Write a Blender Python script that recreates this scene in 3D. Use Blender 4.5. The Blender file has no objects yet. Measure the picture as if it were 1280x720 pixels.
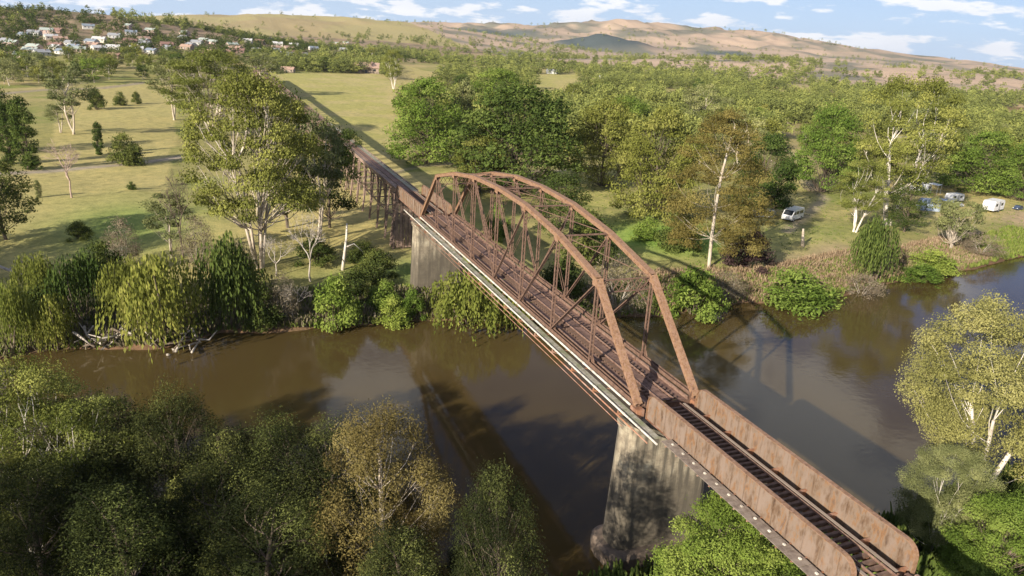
import bpy, math, random, time
import numpy as np
from mathutils import Matrix, Vector
T0 = time.time()
S = bpy.context.scene
# ---------------------------------------------------------------- camera
cd = bpy.data.cameras.new('camera'); cam = bpy.data.objects.new('camera', cd); S.collection.objects.link(cam)
S.camera = cam
CAM = Vector((-52.03, 38.11, 47.11)); yaw, pit, rol = -0.3936, 0.3209, 0.0586
d_ = Vector((math.cos(yaw)*math.cos(pit), math.sin(yaw)*math.cos(pit), -math.sin(pit)))
r_ = d_.cross(Vector((0, 0, 1))).normalized(); u_ = r_.cross(d_)
R_ = r_*math.cos(rol) + u_*math.sin(rol); U_ = -r_*math.sin(rol) + u_*math.cos(rol)
M = Matrix((( R_.x, U_.x, -d_.x), (R_.y, U_.y, -d_.y), (R_.z, U_.z, -d_.z))).to_4x4()
M.translation = CAM
cam.matrix_world = M
cd.sensor_width = 36; cd.lens = 917.97/1280*36; cd.clip_start = .5; cd.clip_end = 30000
# ---------------------------------------------------------------- sun, sky, exposure
SUNV = Vector((1.33, -2.10, -1.0)).normalized()          # the way the light travels
ELEV = math.asin(-SUNV.z); toS = -SUNV
sd = bpy.data.lights.new('sun', 'SUN'); sd.energy = 5.0; sd.angle = math.radians(.5); sd.color = (1, .90, .76)
sun = bpy.data.objects.new('sun', sd); S.collection.objects.link(sun)
sun.rotation_euler = SUNV.to_track_quat('-Z', 'Y').to_euler(); sun.location = (0, 60, 120)
W = bpy.data.worlds.new('World'); S.world = W; W.use_nodes = True
wn = W.node_tree.nodes; wl = W.node_tree.links; wn.clear()
def nd(tree, t, **k):
    n = tree.nodes.new(t)
    for a, b in k.items():
        if a.startswith('i_'): n.inputs[a[2:].replace('_', ' ')].default_value = b
        else: setattr(n, a, b)
    return n
wt = W.node_tree
out = nd(wt, 'ShaderNodeOutputWorld'); bg = nd(wt, 'ShaderNodeBackground'); bg.inputs['Strength'].default_value = .043
sky = nd(wt, 'ShaderNodeTexSky', sky_type='NISHITA', sun_disc=False, sun_elevation=ELEV,
         sun_rotation=math.atan2(toS.x, toS.y), altitude=300, air_density=1.0, dust_density=.3, ozone_density=2.5)
tc = nd(wt, 'ShaderNodeTexCoord'); sep = nd(wt, 'ShaderNodeSeparateXYZ'); wl.new(tc.outputs['Generated'], sep.inputs[0])
# clouds: the view direction spread on a flat layer high above
zz = nd(wt, 'ShaderNodeMath', operation='MAXIMUM'); wl.new(sep.outputs['Z'], zz.inputs[0]); zz.inputs[1].default_value = 0.0
za = nd(wt, 'ShaderNodeMath', operation='ADD'); wl.new(zz.outputs[0], za.inputs[0]); za.inputs[1].default_value = .20
dv = nd(wt, 'ShaderNodeVectorMath', operation='DIVIDE'); wl.new(tc.outputs['Generated'], dv.inputs[0])
cb = nd(wt, 'ShaderNodeCombineXYZ')
for i in range(3): wl.new(za.outputs[0], cb.inputs[i])
wl.new(cb.outputs[0], dv.inputs[1])
mp = nd(wt, 'ShaderNodeMapping'); wl.new(dv.outputs[0], mp.inputs[0]); mp.inputs['Scale'].default_value = (1, 1, 0.0); mp.inputs['Location'].default_value = (3.1, 1.7, 0)
n1 = nd(wt, 'ShaderNodeTexNoise'); wl.new(mp.outputs[0], n1.inputs['Vector']); n1.inputs['Scale'].default_value = 2.3; n1.inputs['Detail'].default_value = 9; n1.inputs['Roughness'].default_value = .57
cr = nd(wt, 'ShaderNodeValToRGB'); wl.new(n1.outputs['Fac'], cr.inputs[0])
cr.color_ramp.elements[0].position = .505; cr.color_ramp.elements[0].color = (0, 0, 0, 1)
cr.color_ramp.elements[1].position = .56; cr.color_ramp.elements[1].color = (1, 1, 1, 1)
n2 = nd(wt, 'ShaderNodeTexNoise'); wl.new(mp.outputs[0], n2.inputs['Vector']); n2.inputs['Scale'].default_value = 1.7; n2.inputs['Detail'].default_value = 6
cc = nd(wt, 'ShaderNodeMix', data_type='RGBA'); wl.new(n2.outputs['Fac'], cc.inputs['Factor'])
cc.inputs['A'].default_value = (10.5, 11.2, 12.6, 1); cc.inputs['B'].default_value = (16.5, 16.2, 16.0, 1)
mx = nd(wt, 'ShaderNodeMix', data_type='RGBA')
fm = nd(wt, 'ShaderNodeMath', operation='MULTIPLY'); wl.new(cr.outputs['Color'], fm.inputs[0]); fm.inputs[1].default_value = .95
wl.new(fm.outputs[0], mx.inputs['Factor']); tn = nd(wt, 'ShaderNodeMix', data_type='RGBA', blend_type='MULTIPLY'); tn.inputs['Factor'].default_value = 1; tn.inputs['B'].default_value = (.88, .98, 1.38, 1)
wl.new(sky.outputs[0], tn.inputs['A'])
# the pale band of distant air that lies along the whole horizon
hb = nd(wt, 'ShaderNodeMapRange', interpolation_type='SMOOTHSTEP'); wl.new(sep.outputs['Z'], hb.inputs['Value']); hb.inputs['From Min'].default_value = 0; hb.inputs['From Max'].default_value = .22; hb.inputs['To Min'].default_value = .8; hb.inputs['To Max'].default_value = 0
hm_ = nd(wt, 'ShaderNodeMix', data_type='RGBA'); wl.new(hb.outputs[0], hm_.inputs['Factor']); wl.new(tn.outputs['Result'], hm_.inputs['A']); hm_.inputs['B'].default_value = (8.0, 10.4, 13.8, 1)
wl.new(hm_.outputs['Result'], mx.inputs['A']); wl.new(cc.outputs['Result'], mx.inputs['B'])
wl.new(mx.outputs['Result'], bg.inputs['Color']); wl.new(bg.outputs[0], out.inputs['Surface'])
vs = S.view_settings; vs.view_transform = 'Standard'; vs.look = 'None'; vs.gamma = 1; vs.exposure = 0.84
S.render.engine = 'CYCLES'; S.cycles.use_denoising = True
S.render.resolution_x = 1024; S.render.resolution_y = 576
S.cycles.max_bounces = 6; S.cycles.transparent_max_bounces = 8; S.cycles.volume_bounces = 0

# ---------------------------------------------------------------- materials
def mat(name):
    m = bpy.data.materials.new(name); m.use_nodes = True; nt = m.node_tree
    p = nt.nodes['Principled BSDF']; return m, nt, p
def ramp(nt, fac, stops):
    r = nt.nodes.new('ShaderNodeValToRGB'); nt.links.new(fac, r.inputs[0])
    e = r.color_ramp.elements
    while len(e) < len(stops): e.new(.5)
    for el, (p, c) in zip(e, stops): el.position = p; el.color = (*c, 1)
    return r.outputs['Color']
def noise(nt, scale, detail=6, rough=.6, vec=None, sc=None, coord='Object'):
    n = nt.nodes.new('ShaderNodeTexNoise'); n.inputs['Scale'].default_value = scale; n.inputs['Detail'].default_value = detail; n.inputs['Roughness'].default_value = rough
    t = nt.nodes.new('ShaderNodeTexCoord'); v = t.outputs[coord]
    if sc:
        m = nt.nodes.new('ShaderNodeMapping'); m.inputs['Scale'].default_value = sc; nt.links.new(v, m.inputs[0]); v = m.outputs[0]
    nt.links.new(v, n.inputs['Vector']); return n.outputs['Fac']
def mixc(nt, f, a, b, mode='MIX'):
    m = nt.nodes.new('ShaderNodeMix'); m.data_type = 'RGBA'; m.blend_type = mode
    for s, v in (('Factor', f), ('A', a), ('B', b)):
        if isinstance(v, (int, float)): m.inputs[s].default_value = v
        elif isinstance(v, tuple): m.inputs[s].default_value = (*v, 1)
        else: nt.links.new(v, m.inputs[s])
    return m.outputs['Result']
def bump(nt, p, h, strength, dist=.05):
    b = nt.nodes.new('ShaderNodeBump'); b.inputs['Strength'].default_value = strength; b.inputs['Distance'].default_value = dist
    nt.links.new(h, b.inputs['Height']); nt.links.new(b.outputs[0], p.inputs['Normal'])
def surf(name, stops, scale=2, rough=.85, sc=None, bmp=.3, bd=.03, metal=0, coord='Object', detail=7, extra=None):
    m, nt, p = mat(name)
    f = noise(nt, scale, detail, .65, sc=sc, coord=coord)
    c = ramp(nt, f, stops)
    if extra:
        f2 = noise(nt, extra[0], 4, .6, sc=extra[2] if len(extra) > 2 else None, coord=coord)
        c = mixc(nt, ramp(nt, f2, [(.45, (0, 0, 0)), (.62, (1, 1, 1))]), c, extra[1])
    nt.links.new(c, p.inputs['Base Color']); p.inputs['Roughness'].default_value = rough; p.inputs['Metallic'].default_value = metal
    bump(nt, p, f, bmp, bd)
    return m
RUST = surf('rusted_steel', [(0.3, (0.150, 0.070, 0.039)), (0.45, (0.247, 0.119, 0.065)), (0.56, (0.315, 0.147, 0.075)), (0.7, (0.345, 0.196, 0.124))], 1.6, .8, extra=(.9, (.36, .23, .17)))
CHORD = surf('orange_rusted_chord', [(0.32, (0.128, 0.069, 0.036)), (0.5, (0.237, 0.130, 0.067)), (0.68, (0.300, 0.190, 0.104))], 2.2, .75, extra=(5, (.30, .18, .12)))
WEB = surf('dull_rusted_web', [(0.3, (0.086, 0.051, 0.036)), (0.5, (0.158, 0.092, 0.062)), (0.7, (0.216, 0.136, 0.096))], 2, .85)
PLATE = surf('streaked_rust_plate', [(0.3, (0.060, 0.035, 0.023)), (0.42, (0.150, 0.093, 0.056)), (0.5, (0.204, 0.150, 0.109)), (0.56, (0.228, 0.122, 0.056)), (0.63, (0.132, 0.083, 0.056)), (0.74, (0.276, 0.224, 0.178))], 1.0, .75, sc=(1.5, 1.5, .55), extra=(.8, (.23, .17, .13), (1.6, 1.6, .7)), detail=10, bmp=.5)
FLOORM = surf('brown_deck_plate', [(0.3, (0.065, 0.035, 0.025)), (0.5, (0.124, 0.071, 0.052)), (0.68, (0.169, 0.104, 0.075))], 2.5, .85, extra=(1.2, (.20, .12, .09)))
TIMBER = surf('weathered_sleeper', [(.3, (.15, .11, .085)), (.5, (.30, .235, .18)), (.7, (.42, .34, .26))], 3, .9, coord='Generated')
TIMBERD = surf('brown_sleeper', [(0.3, (0.063, 0.038, 0.028)), (0.5, (0.133, 0.081, 0.056)), (0.7, (0.196, 0.126, 0.091))], 1.5, .9)
OLDWOOD = surf('old_viaduct_timber', [(.3, (.12, .08, .06)), (.5, (.27, .19, .145)), (.7, (.36, .26, .20))], .8, .9, extra=(.3, (.16, .11, .085)))
GREYPLANK = surf('grey_mossy_plank', [(.3, (.17, .15, .11)), (.5, (.30, .28, .22)), (.7, (.44, .41, .34))], 2.5, .9, extra=(.8, (.19, .20, .11)))
GREYBROWN = surf('grey_brown_plate', [(.3, (.12, .09, .07)), (.5, (.22, .175, .14)), (.7, (.31, .26, .21))], 2, .9)
PALE = surf('cream_pipe', [(.35, (.36, .32, .26)), (.5, (.60, .56, .47)), (.7, (.72, .69, .60))], 1.5, .6, bmp=.1)
RAILM = surf('rusty_rail', [(0.35, (0.176, 0.098, 0.070)), (0.6, (0.336, 0.225, 0.168))], 3, .55, metal=.3)
# stone: courses only a few pixels tall, so they are relief in the material
def stone_mat():
    m, nt, p = mat('pier_concrete')
    f = noise(nt, .8, 9, .7)
    c = ramp(nt, f, [(.3, (.14, .115, .08)), (.45, (.27, .225, .16)), (.58, (.36, .31, .22)), (.72, (.45, .40, .30))])
    f2 = noise(nt, 1.4, 5, .6, sc=(1, 1, .12))
    c = mixc(nt, ramp(nt, f2, [(.44, (0, 0, 0)), (.6, (1, 1, 1))]), c, (.11, .095, .07))
    t = nt.nodes.new('ShaderNodeTexCoord'); s = nt.nodes.new('ShaderNodeSeparateXYZ'); nt.links.new(t.outputs['Object'], s.inputs[0])
    w = nt.nodes.new('ShaderNodeMath'); w.operation = 'PINGPONG'; nt.links.new(s.outputs['Z'], w.inputs[0]); w.inputs[1].default_value = .3
    g = nt.nodes.new('ShaderNodeMath'); g.operation = 'LESS_THAN'; nt.links.new(w.outputs[0], g.inputs[0]); g.inputs[1].default_value = .03
    g2 = nt.nodes.new('ShaderNodeMath'); g2.operation = 'MULTIPLY'; nt.links.new(g.outputs[0], g2.inputs[0]); g2.inputs[1].default_value = .3
    c = mixc(nt, g2.outputs[0], c, (.14, .12, .09))
    # tree shade painted into the colour: darker lower half with a ragged upper edge
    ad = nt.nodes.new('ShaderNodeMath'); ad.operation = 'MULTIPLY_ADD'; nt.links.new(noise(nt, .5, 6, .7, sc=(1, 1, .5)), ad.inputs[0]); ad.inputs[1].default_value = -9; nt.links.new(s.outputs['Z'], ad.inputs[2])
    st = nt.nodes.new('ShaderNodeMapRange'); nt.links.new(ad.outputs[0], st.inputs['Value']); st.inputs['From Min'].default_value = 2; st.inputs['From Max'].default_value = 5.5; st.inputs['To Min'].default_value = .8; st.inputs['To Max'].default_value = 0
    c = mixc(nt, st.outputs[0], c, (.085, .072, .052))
    nt.links.new(c, p.inputs['Base Color']); p.inputs['Roughness'].default_value = .92; bump(nt, p, f, .5, .06)
    return m
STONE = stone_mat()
STONED = surf('dark_wet_stone', [(.3, (.08, .065, .05)), (.6, (.20, .15, .11))], 1.2, .8)
def leaf_mat(name, a, b, c, trans=.2):
    m, nt, p = mat(name)
    nt.nodes.remove(p)
    at = nt.nodes.new('ShaderNodeAttribute'); at.attribute_name = 'tint'
    col = ramp(nt, at.outputs['Fac'], [(0, a), (.5, b), (1, c)])
    oi = nt.nodes.new('ShaderNodeObjectInfo')
    hs = nt.nodes.new('ShaderNodeHueSaturation'); nt.links.new(col, hs.inputs['Color'])
    mr = nt.nodes.new('ShaderNodeMapRange'); nt.links.new(oi.outputs['Random'], mr.inputs['Value']); mr.inputs['To Min'].default_value = .8; mr.inputs['To Max'].default_value = 1.22
    nt.links.new(mr.outputs[0], hs.inputs['Value'])
    mr2 = nt.nodes.new('ShaderNodeMapRange'); nt.links.new(oi.outputs['Random'], mr2.inputs['Value']); mr2.inputs['To Min'].default_value = .515; mr2.inputs['To Max'].default_value = .488
    nt.links.new(mr2.outputs[0], hs.inputs['Hue'])
    df = nt.nodes.new('ShaderNodeBsdfDiffuse'); tr = nt.nodes.new('ShaderNodeBsdfTranslucent'); mx = nt.nodes.new('ShaderNodeMixShader'); mx.inputs[0].default_value = trans
    for s_ in (df, tr): nt.links.new(hs.outputs[0], s_.inputs['Color'])
    nt.links.new(df.outputs[0], mx.inputs[1]); nt.links.new(tr.outputs[0], mx.inputs[2])
    nt.links.new(mx.outputs[0], nt.nodes['Material Output'].inputs['Surface'])
    return m
LEAF = dict(
    olive=leaf_mat('olive_gum_leaves', (0.106, 0.119, 0.028), (0.188, 0.206, 0.048), (0.294, 0.300, 0.081)),
    grey=leaf_mat('grey_green_leaves', (0.120, 0.132, 0.052), (0.198, 0.216, 0.085), (0.288, 0.294, 0.123)),
    dark=leaf_mat('dark_green_leaves', (0.047, 0.066, 0.020), (0.081, 0.106, 0.028), (0.135, 0.156, 0.040)),
    bright=leaf_mat('bright_green_leaves', (.095, .140, .025), (.165, .230, .042), (.250, .305, .068)),
    deep=leaf_mat('deep_green_leaves', (.040, .062, .016), (.080, .115, .028), (.140, .180, .045)),
    yellow=leaf_mat('yellow_green_leaves', (.125, .135, .028), (.195, .205, .048), (.275, .270, .075)),
    brown=leaf_mat('olive_brown_leaves', (.100, .075, .030), (.185, .140, .050), (.275, .215, .085)),
    willow=leaf_mat('willow_leaves', (.110, .130, .028), (.190, .215, .045), (.280, .285, .075), .35),
    purple=leaf_mat('dull_purple_leaves', (.045, .028, .030), (.080, .050, .048), (.110, .08, .065)),
    khaki=leaf_mat('khaki_twigs', (.14, .115, .075), (.22, .18, .12), (.31, .26, .18)),
    olivebrown=leaf_mat('olive_oak_needles', (.120, .100, .030), (.205, .165, .050), (.285, .235, .080)),
    sunny=leaf_mat('yellow_grey_leaves', (.165, .165, .052), (.265, .258, .085), (.350, .330, .125)),
    dry=leaf_mat('dry_reed', (.20, .14, .085), (.33, .235, .15), (.43, .33, .22)),
    grass=leaf_mat('bank_grass', (.08, .13, .025), (.15, .20, .04), (.24, .25, .08)),
    shady=leaf_mat('river_oak_needles', (.018, .023, .010), (.038, .046, .016), (.205, .225, .065), .14),  # deep shade and sunlit tips put into the clump tints of the near oaks
    far=leaf_mat('far_leaves', (0.124, 0.144, 0.046), (0.206, 0.232, 0.065), (0.297, 0.312, 0.091)),
)
BARK = surf('pale_gum_bark', [(.3, (.24, .18, .125)), (.5, (.48, .41, .32)), (.7, (.62, .56, .46))], .9, .85, sc=(1, 1, .4))
BARKW = surf('white_gum_bark', [(.3, (.40, .34, .27)), (.5, (.66, .60, .51)), (.7, (.76, .72, .64))], .9, .8, sc=(1, 1, .4))
BARKD = surf('dark_bark', [(.3, (.06, .045, .03)), (.6, (.17, .13, .095))], 1.5, .9, sc=(1, 1, .3))
BARKP = surf('pinkish_bare_twigs', [(.3, (.26, .18, .145)), (.6, (.46, .35, .29))], 1.5, .9)
BARKG = surf('grey_dead_wood', [(.3, (.25, .21, .17)), (.6, (.50, .45, .38))], 1.5, .9)
# ground
def ground_mat():
    m, nt, p = mat('ground')
    at = nt.nodes.new('ShaderNodeAttribute'); at.attribute_name = 'Col'
    f = noise(nt, .35, 8, .7); f2 = noise(nt, 2.5, 6, .7)
    c = mixc(nt, .6, at.outputs['Color'], ramp(nt, f, [(.3, (.42, .46, .38)), (.5, (1, 1, 1)), (.7, (1.45, 1.3, 1.2))]), 'MULTIPLY')
    c = mixc(nt, .6, c, ramp(nt, f2, [(.3, (.6, .62, .55)), (.5, (1, 1, 1)), (.7, (1.3, 1.25, 1.2))]), 'MULTIPLY')
    nt.links.new(c, p.inputs['Base Color']); p.inputs['Roughness'].default_value = 1; p.inputs['Specular IOR Level'].default_value = .1
    bump(nt, p, f2, .6, .25)
    return m
def water_mat():
    m, nt, p = mat('brown_river_water')
    c = ramp(nt, noise(nt, .03, 4, .5), [(.35, (.062, .043, .015)), (.65, (.080, .057, .021))])
    nt.links.new(c, p.inputs['Base Color'])
    p.inputs['Roughness'].default_value = .06; p.inputs['IOR'].default_value = 1.33
    f = noise(nt, .9, 4, .55, sc=(1, .6, 1)); f2 = noise(nt, .12, 3, .5)
    s = nt.nodes.new('ShaderNodeMath'); s.operation = 'MULTIPLY'; nt.links.new(f, s.inputs[0]); nt.links.new(f2, s.inputs[1])
    bump(nt, p, s.outputs[0], .2, .12)
    return m
def flat(name, col, rough=.6, metal=0, **k):
    return surf(name, [(.3, tuple(v*.82 for v in col)), (.7, tuple(min(1, v*1.12) for v in col))], 2, rough, metal=metal, bmp=.08, **k)

# ---------------------------------------------------------------- mesh helpers
def mesh_np(name, verts, faces, mats, tint=None, smooth=False, mi=None):
    """faces: (N,4) or (N,3) array, or a list of such arrays"""
    me = bpy.data.meshes.new(name)
    if not isinstance(faces, list): faces = [faces]
    verts = np.asarray(verts, np.float32)
    nl = [f.shape[1] for f in faces for _ in range(len(f))]
    tot = np.array(nl, np.int32); loops = np.concatenate([f.ravel() for f in faces]).astype(np.int32)
    st = np.concatenate([[0], np.cumsum(tot)[:-1]]).astype(np.int32)
    me.vertices.add(len(verts)); me.vertices.foreach_set('co', verts.ravel())
    me.loops.add(len(loops)); me.loops.foreach_set('vertex_index', loops)
    me.polygons.add(len(tot)); me.polygons.foreach_set('loop_start', st); me.polygons.foreach_set('loop_total', tot)
    if mi is not None: me.polygons.foreach_set('material_index', np.asarray(mi, np.int32))
    if smooth: me.polygons.foreach_set('use_smooth', np.ones(len(tot), bool))
    for m in (mats if isinstance(mats, (list, tuple)) else [mats]): me.materials.append(m)
    me.update(calc_edges=True)
    if tint is not None:
        a = me.attributes.new('tint', 'FLOAT', 'POINT'); a.data.foreach_set('value', np.asarray(tint, np.float32))
    return me
class MB:
    """collects simple solids in one mesh"""
    def __init__(s): s.v = []; s.f = []; s.sm = False
    def add(s, vs, fs):
        b = len(s.v); s.v += [tuple(v) for v in vs]; s.f += [tuple(b+i for i in f) for f in fs]; return s
    def box(s, x0, x1, y0, y1, z0, z1):
        return s.add([(x0,y0,z0),(x1,y0,z0),(x1,y1,z0),(x0,y1,z0),(x0,y0,z1),(x1,y0,z1),(x1,y1,z1),(x0,y1,z1)],
                     [(0,3,2,1),(4,5,6,7),(0,1,5,4),(1,2,6,5),(2,3,7,6),(3,0,4,7)])
    def beam(s, p, q, w, h, up=(0,0,1)):
        p = Vector(p); q = Vector(q); d = (q-p).normalized(); u = Vector(up)
        if abs(d.dot(u)) > .98: u = Vector((1,0,0))
        r = d.cross(u).normalized()*w/2; t = r.cross(d).normalized()*h/2
        vs = [p-r-t, p+r-t, p+r+t, p-r+t, q-r-t, q+r-t, q+r+t, q-r+t]
        return s.add(vs, [(0,1,2,3),(7,6,5,4),(0,4,5,1),(1,5,6,2),(2,6,7,3),(3,7,4,0)])
    def tube(s, pts, rad, n=6, cap=True):
        pts = [Vector(p) for p in pts]; rad = rad if isinstance(rad, (list, tuple)) else [rad]*len(pts)
        b = len(s.v)
        for i, p in enumerate(pts):
            d = (pts[min(i+1, len(pts)-1)]-pts[max(i-1, 0)]).normalized()
            a = d.cross(Vector((.31, .22, .9) if abs(d.z) < .9 else (1, 0, 0))).normalized(); c = d.cross(a)
            for k in range(n):
                t = 2*math.pi*k/n; s.v.append(tuple(p + (a*math.cos(t)+c*math.sin(t))*rad[i]))
        for i in range(len(pts)-1):
            for k in range(n):
                s.f.append((b+i*n+k, b+i*n+(k+1)%n, b+(i+1)*n+(k+1)%n, b+(i+1)*n+k))
        if cap: s.f.append(tuple(b+k for k in range(n-1, -1, -1))); s.f.append(tuple(b+(len(pts)-1)*n+k for k in range(n)))
        return s
    def prism(s, poly, axis, a, b):
        """poly in the plane across the axis ('x': (y,z), 'y': (x,z), 'z': (x,y)), swept from a to b"""
        n = len(poly); P = lambda u, w, t: {'x': (t, u, w), 'y': (u, t, w), 'z': (u, w, t)}[axis]
        vs = [P(u, w, a) for u, w in poly] + [P(u, w, b) for u, w in poly]
        return s.add(vs, [tuple(range(n-1, -1, -1)), tuple(range(n, 2*n))] + [(i, (i+1)%n, n+(i+1)%n, n+i) for i in range(n)])
    def mesh(s, name, m, smooth=False):
        me = bpy.data.meshes.new(name); me.from_pydata(s.v, [], s.f)
        for x in (m if isinstance(m, (list, tuple)) else [m]): me.materials.append(x)
        if smooth: me.polygons.foreach_set('use_smooth', [True]*len(me.polygons))
        import bmesh
        bm = bmesh.new(); bm.from_mesh(me); bmesh.ops.recalc_face_normals(bm, faces=bm.faces); bm.to_mesh(me); bm.free()
        me.update(); return me
def link(name, me, parent=None, loc=(0,0,0), rz=0, scale=None):
    o = bpy.data.objects.new(name, me); S.collection.objects.link(o); o.location = loc
    if rz: o.rotation_euler = (0, 0, rz)
    if scale: o.scale = scale
    if parent: o.parent = parent
    return o
def part(name, mb, m, parent, smooth=False, **k): return link(name, mb.mesh(name, m, smooth), parent, **k)
def thing(name, label, cat, loc=(0,0,0), rz=0, group=None, scale=None):
    o = link(name, None, None, loc, rz, scale); o.empty_display_size = .5
    o['label'] = label; o['category'] = cat
    if group: o['group'] = group
    return o

RIDGES = [([(1292, 431, 1), (1313, 351, 1), (1321, 313, 11.0), (1327, 278, 33.8), (1332, 247, 50.7), (1337, 215, 49.2), (1342, 165, 39.9), (1346, 107, 33.2), (1348, 47, 23.6)], 230, 0.32, 260), ([(1840, 210, 5.8), (1847, 99, 13.9), (1847, -35, 10.6), (1831, -213, 15.0), (1810, -342, 12.9), (1778, -473, 8.8)], 260, 0.4, 200), ([(3121, 454, 22.0), (3141, 249, 44.1), (3148, 85, 66.9), (3141, -174, 87.4), (3120, -385, 103.0), (3095, -540, 108.3), (3063, -696, 95.7), (3012, -885, 68.2)], 560, 0.25, 900), ([(5072, -850, 103.9), (5032, -1053, 138.0), (4927, -1462, 148.1), (4786, -1867, 168.5), (4612, -2260, 188.1), (4462, -2543, 211.3), (4354, -2724, 238.7), (4240, -2898, 233.8), (4060, -3145, 223.4), (3936, -3299, 202.7), (3809, -3445, 156.9), (3680, -3583, 142.1), (3550, -3713, 132.5), (3386, -3863, 91.8), (3256, -3974, 68.9), (3095, -4101, 63.3), (2905, -4239, 56.1), (2541, -4469, 59.8)], 800, 0.55, 700), ([(3498, -1577, 40.1), (3437, -1704, 88.6), (3382, -1811, 111.6), (3324, -1915, 94.4), (3252, -2033, 62.5)], 170, 0.3, 300), ([(1439, -1139, 34.2), (1359, -1235, 47.6), (1288, -1309, 44.8), (1216, -1377, 43.9), (1121, -1456, 41.6), (1028, -1525, 34.6), (895, -1609, 33.6)], 330, 0.5, 300)]
# ---------------------------------------------------------------- terrain height
def vnoise(x, y, seed=0):
    xi = np.floor(x); yi = np.floor(y); fx = x - xi; fy = y - yi
    fx = fx*fx*(3-2*fx); fy = fy*fy*(3-2*fy)
    def h(a, b):
        v = np.sin(a*127.1 + b*311.7 + seed*74.7)*43758.5453
        return v - np.floor(v)
    return (h(xi, yi)*(1-fx) + h(xi+1, yi)*fx)*(1-fy) + (h(xi, yi+1)*(1-fx) + h(xi+1, yi+1)*fx)*fy
def fbm(x, y, seed=0, oct=4):
    s = 0; a = .5
    for i in range(oct):
        s = s + a*vnoise(x, y, seed+i); x = x*2.03+11.3; y = y*2.03+5.7; a *= .5
    return s
FAR_Y = [-900, -420, -300, -200, -165, -151, -127, -108, -100, -81, -71, -59, -49, -39, -22, -9, 2, 13, 21, 31, 39, 48, 56, 63, 69, 110, 200, 400, 900]
FAR_X = [620, 200, 130, 86, 75, 72.5, 66, 64.5, 63.5, 58.5, 57, 59.5, 59.5, 57.5, 59, 61, 64, 65.5, 66, 66, 67, 63.5, 65, 66, 64, 66, 80, 120, 300]
NEAR_Y = [-900, -420, -300, -200, -150, -100, -60, -30, 0, 12, 20, 32, 42, 52, 80, 150, 400, 900]
NEAR_X = [520, 120, 60, 22, 10, 3, -1, -5, -4, -4, -2, 5, 12, 17, 20, 22, 60, 240]
def seg_ridge(X, Y, pts, sig):
    """height of a ridge line given as (x, y, crest height)"""
    best = np.zeros_like(X)
    for (ax, ay, az), (bx, by, bz) in zip(pts[:-1], pts[1:]):
        dx, dy = bx-ax, by-ay; L2 = dx*dx+dy*dy
        t = np.clip(((X-ax)*dx + (Y-ay)*dy)/L2, 0, 1)
        d2 = (X-ax-t*dx)**2 + (Y-ay-t*dy)**2
        best = np.maximum(best, (az+t*(bz-az))*np.exp(-d2/(2*sig*sig)))
    return best
def bank_profile(s):
    return np.interp(s, [-30, -4, -0.5, 0, 0.6, 3, 8, 16, 30, 60, 1e6], [-3, -1.6, -.35, 0, .7, 1.3, 1.7, 2.4, 3.2, 3.6, 3.6])
def G(X, Y):
    X = np.asarray(X, float); Y = np.asarray(Y, float)
    wob = (fbm(X*.13, Y*.13, 3, 3)-.45)*3.2
    sf = X - np.interp(Y, FAR_Y, FAR_X) + wob
    sn = np.interp(Y, NEAR_Y, NEAR_X) - X + wob
    z = bank_profile(np.maximum(sf, sn))
    far = np.clip((np.maximum(sf, sn)-3)/25, 0, 1)
    z = z + far*((fbm(X*.02, Y*.02, 8, 3)-.45)*1.8 + (fbm(X*.15, Y*.15, 9, 2)-.4)*.5)
    h = np.zeros_like(z)
    for pts, sig, rough, rs in RIDGES:
        r = seg_ridge(X, Y, pts, sig)
        n = fbm(X/rs, Y/rs, 21, 5)-.48
        n2 = np.abs(fbm(X/(rs*.22), Y/(rs*.22), 27, 4)-.47)
        h = np.maximum(h, r*(1+n*rough-n2*rough*1.5))
    return z + h

# ---------------------------------------------------------------- terrain sheet
def axis(lo, hi, a, b, s0, g):
    v = list(np.arange(a, b, s0)); x = v[0]; st = s0; left = []
    while x > lo: st *= 1+g; x -= st; left.append(x)
    x = v[-1]; st = s0; right = []
    while x < hi: st *= 1+g; x += st; right.append(x)
    return np.array(left[::-1] + v + right)
def inpoly(X, Y, P):
    c = np.zeros(X.shape, bool)
    for i in range(len(P)):
        x1, y1 = P[i]; x2, y2 = P[i-1]
        if y1 == y2: continue
        c ^= ((y1 > Y) != (y2 > Y)) & (X < (x2-x1)*(Y-y1)/(y2-y1)+x1)
    return c
def polydist(X, Y, pts):
    best = np.full(X.shape, 1e9)
    for (ax, ay), (bx, by) in zip(pts[:-1], pts[1:]):
        dx, dy = bx-ax, by-ay; t = np.clip(((X-ax)*dx+(Y-ay)*dy)/(dx*dx+dy*dy), 0, 1)
        best = np.minimum(best, np.hypot(X-ax-t*dx, Y-ay-t*dy))
    return best
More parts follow.
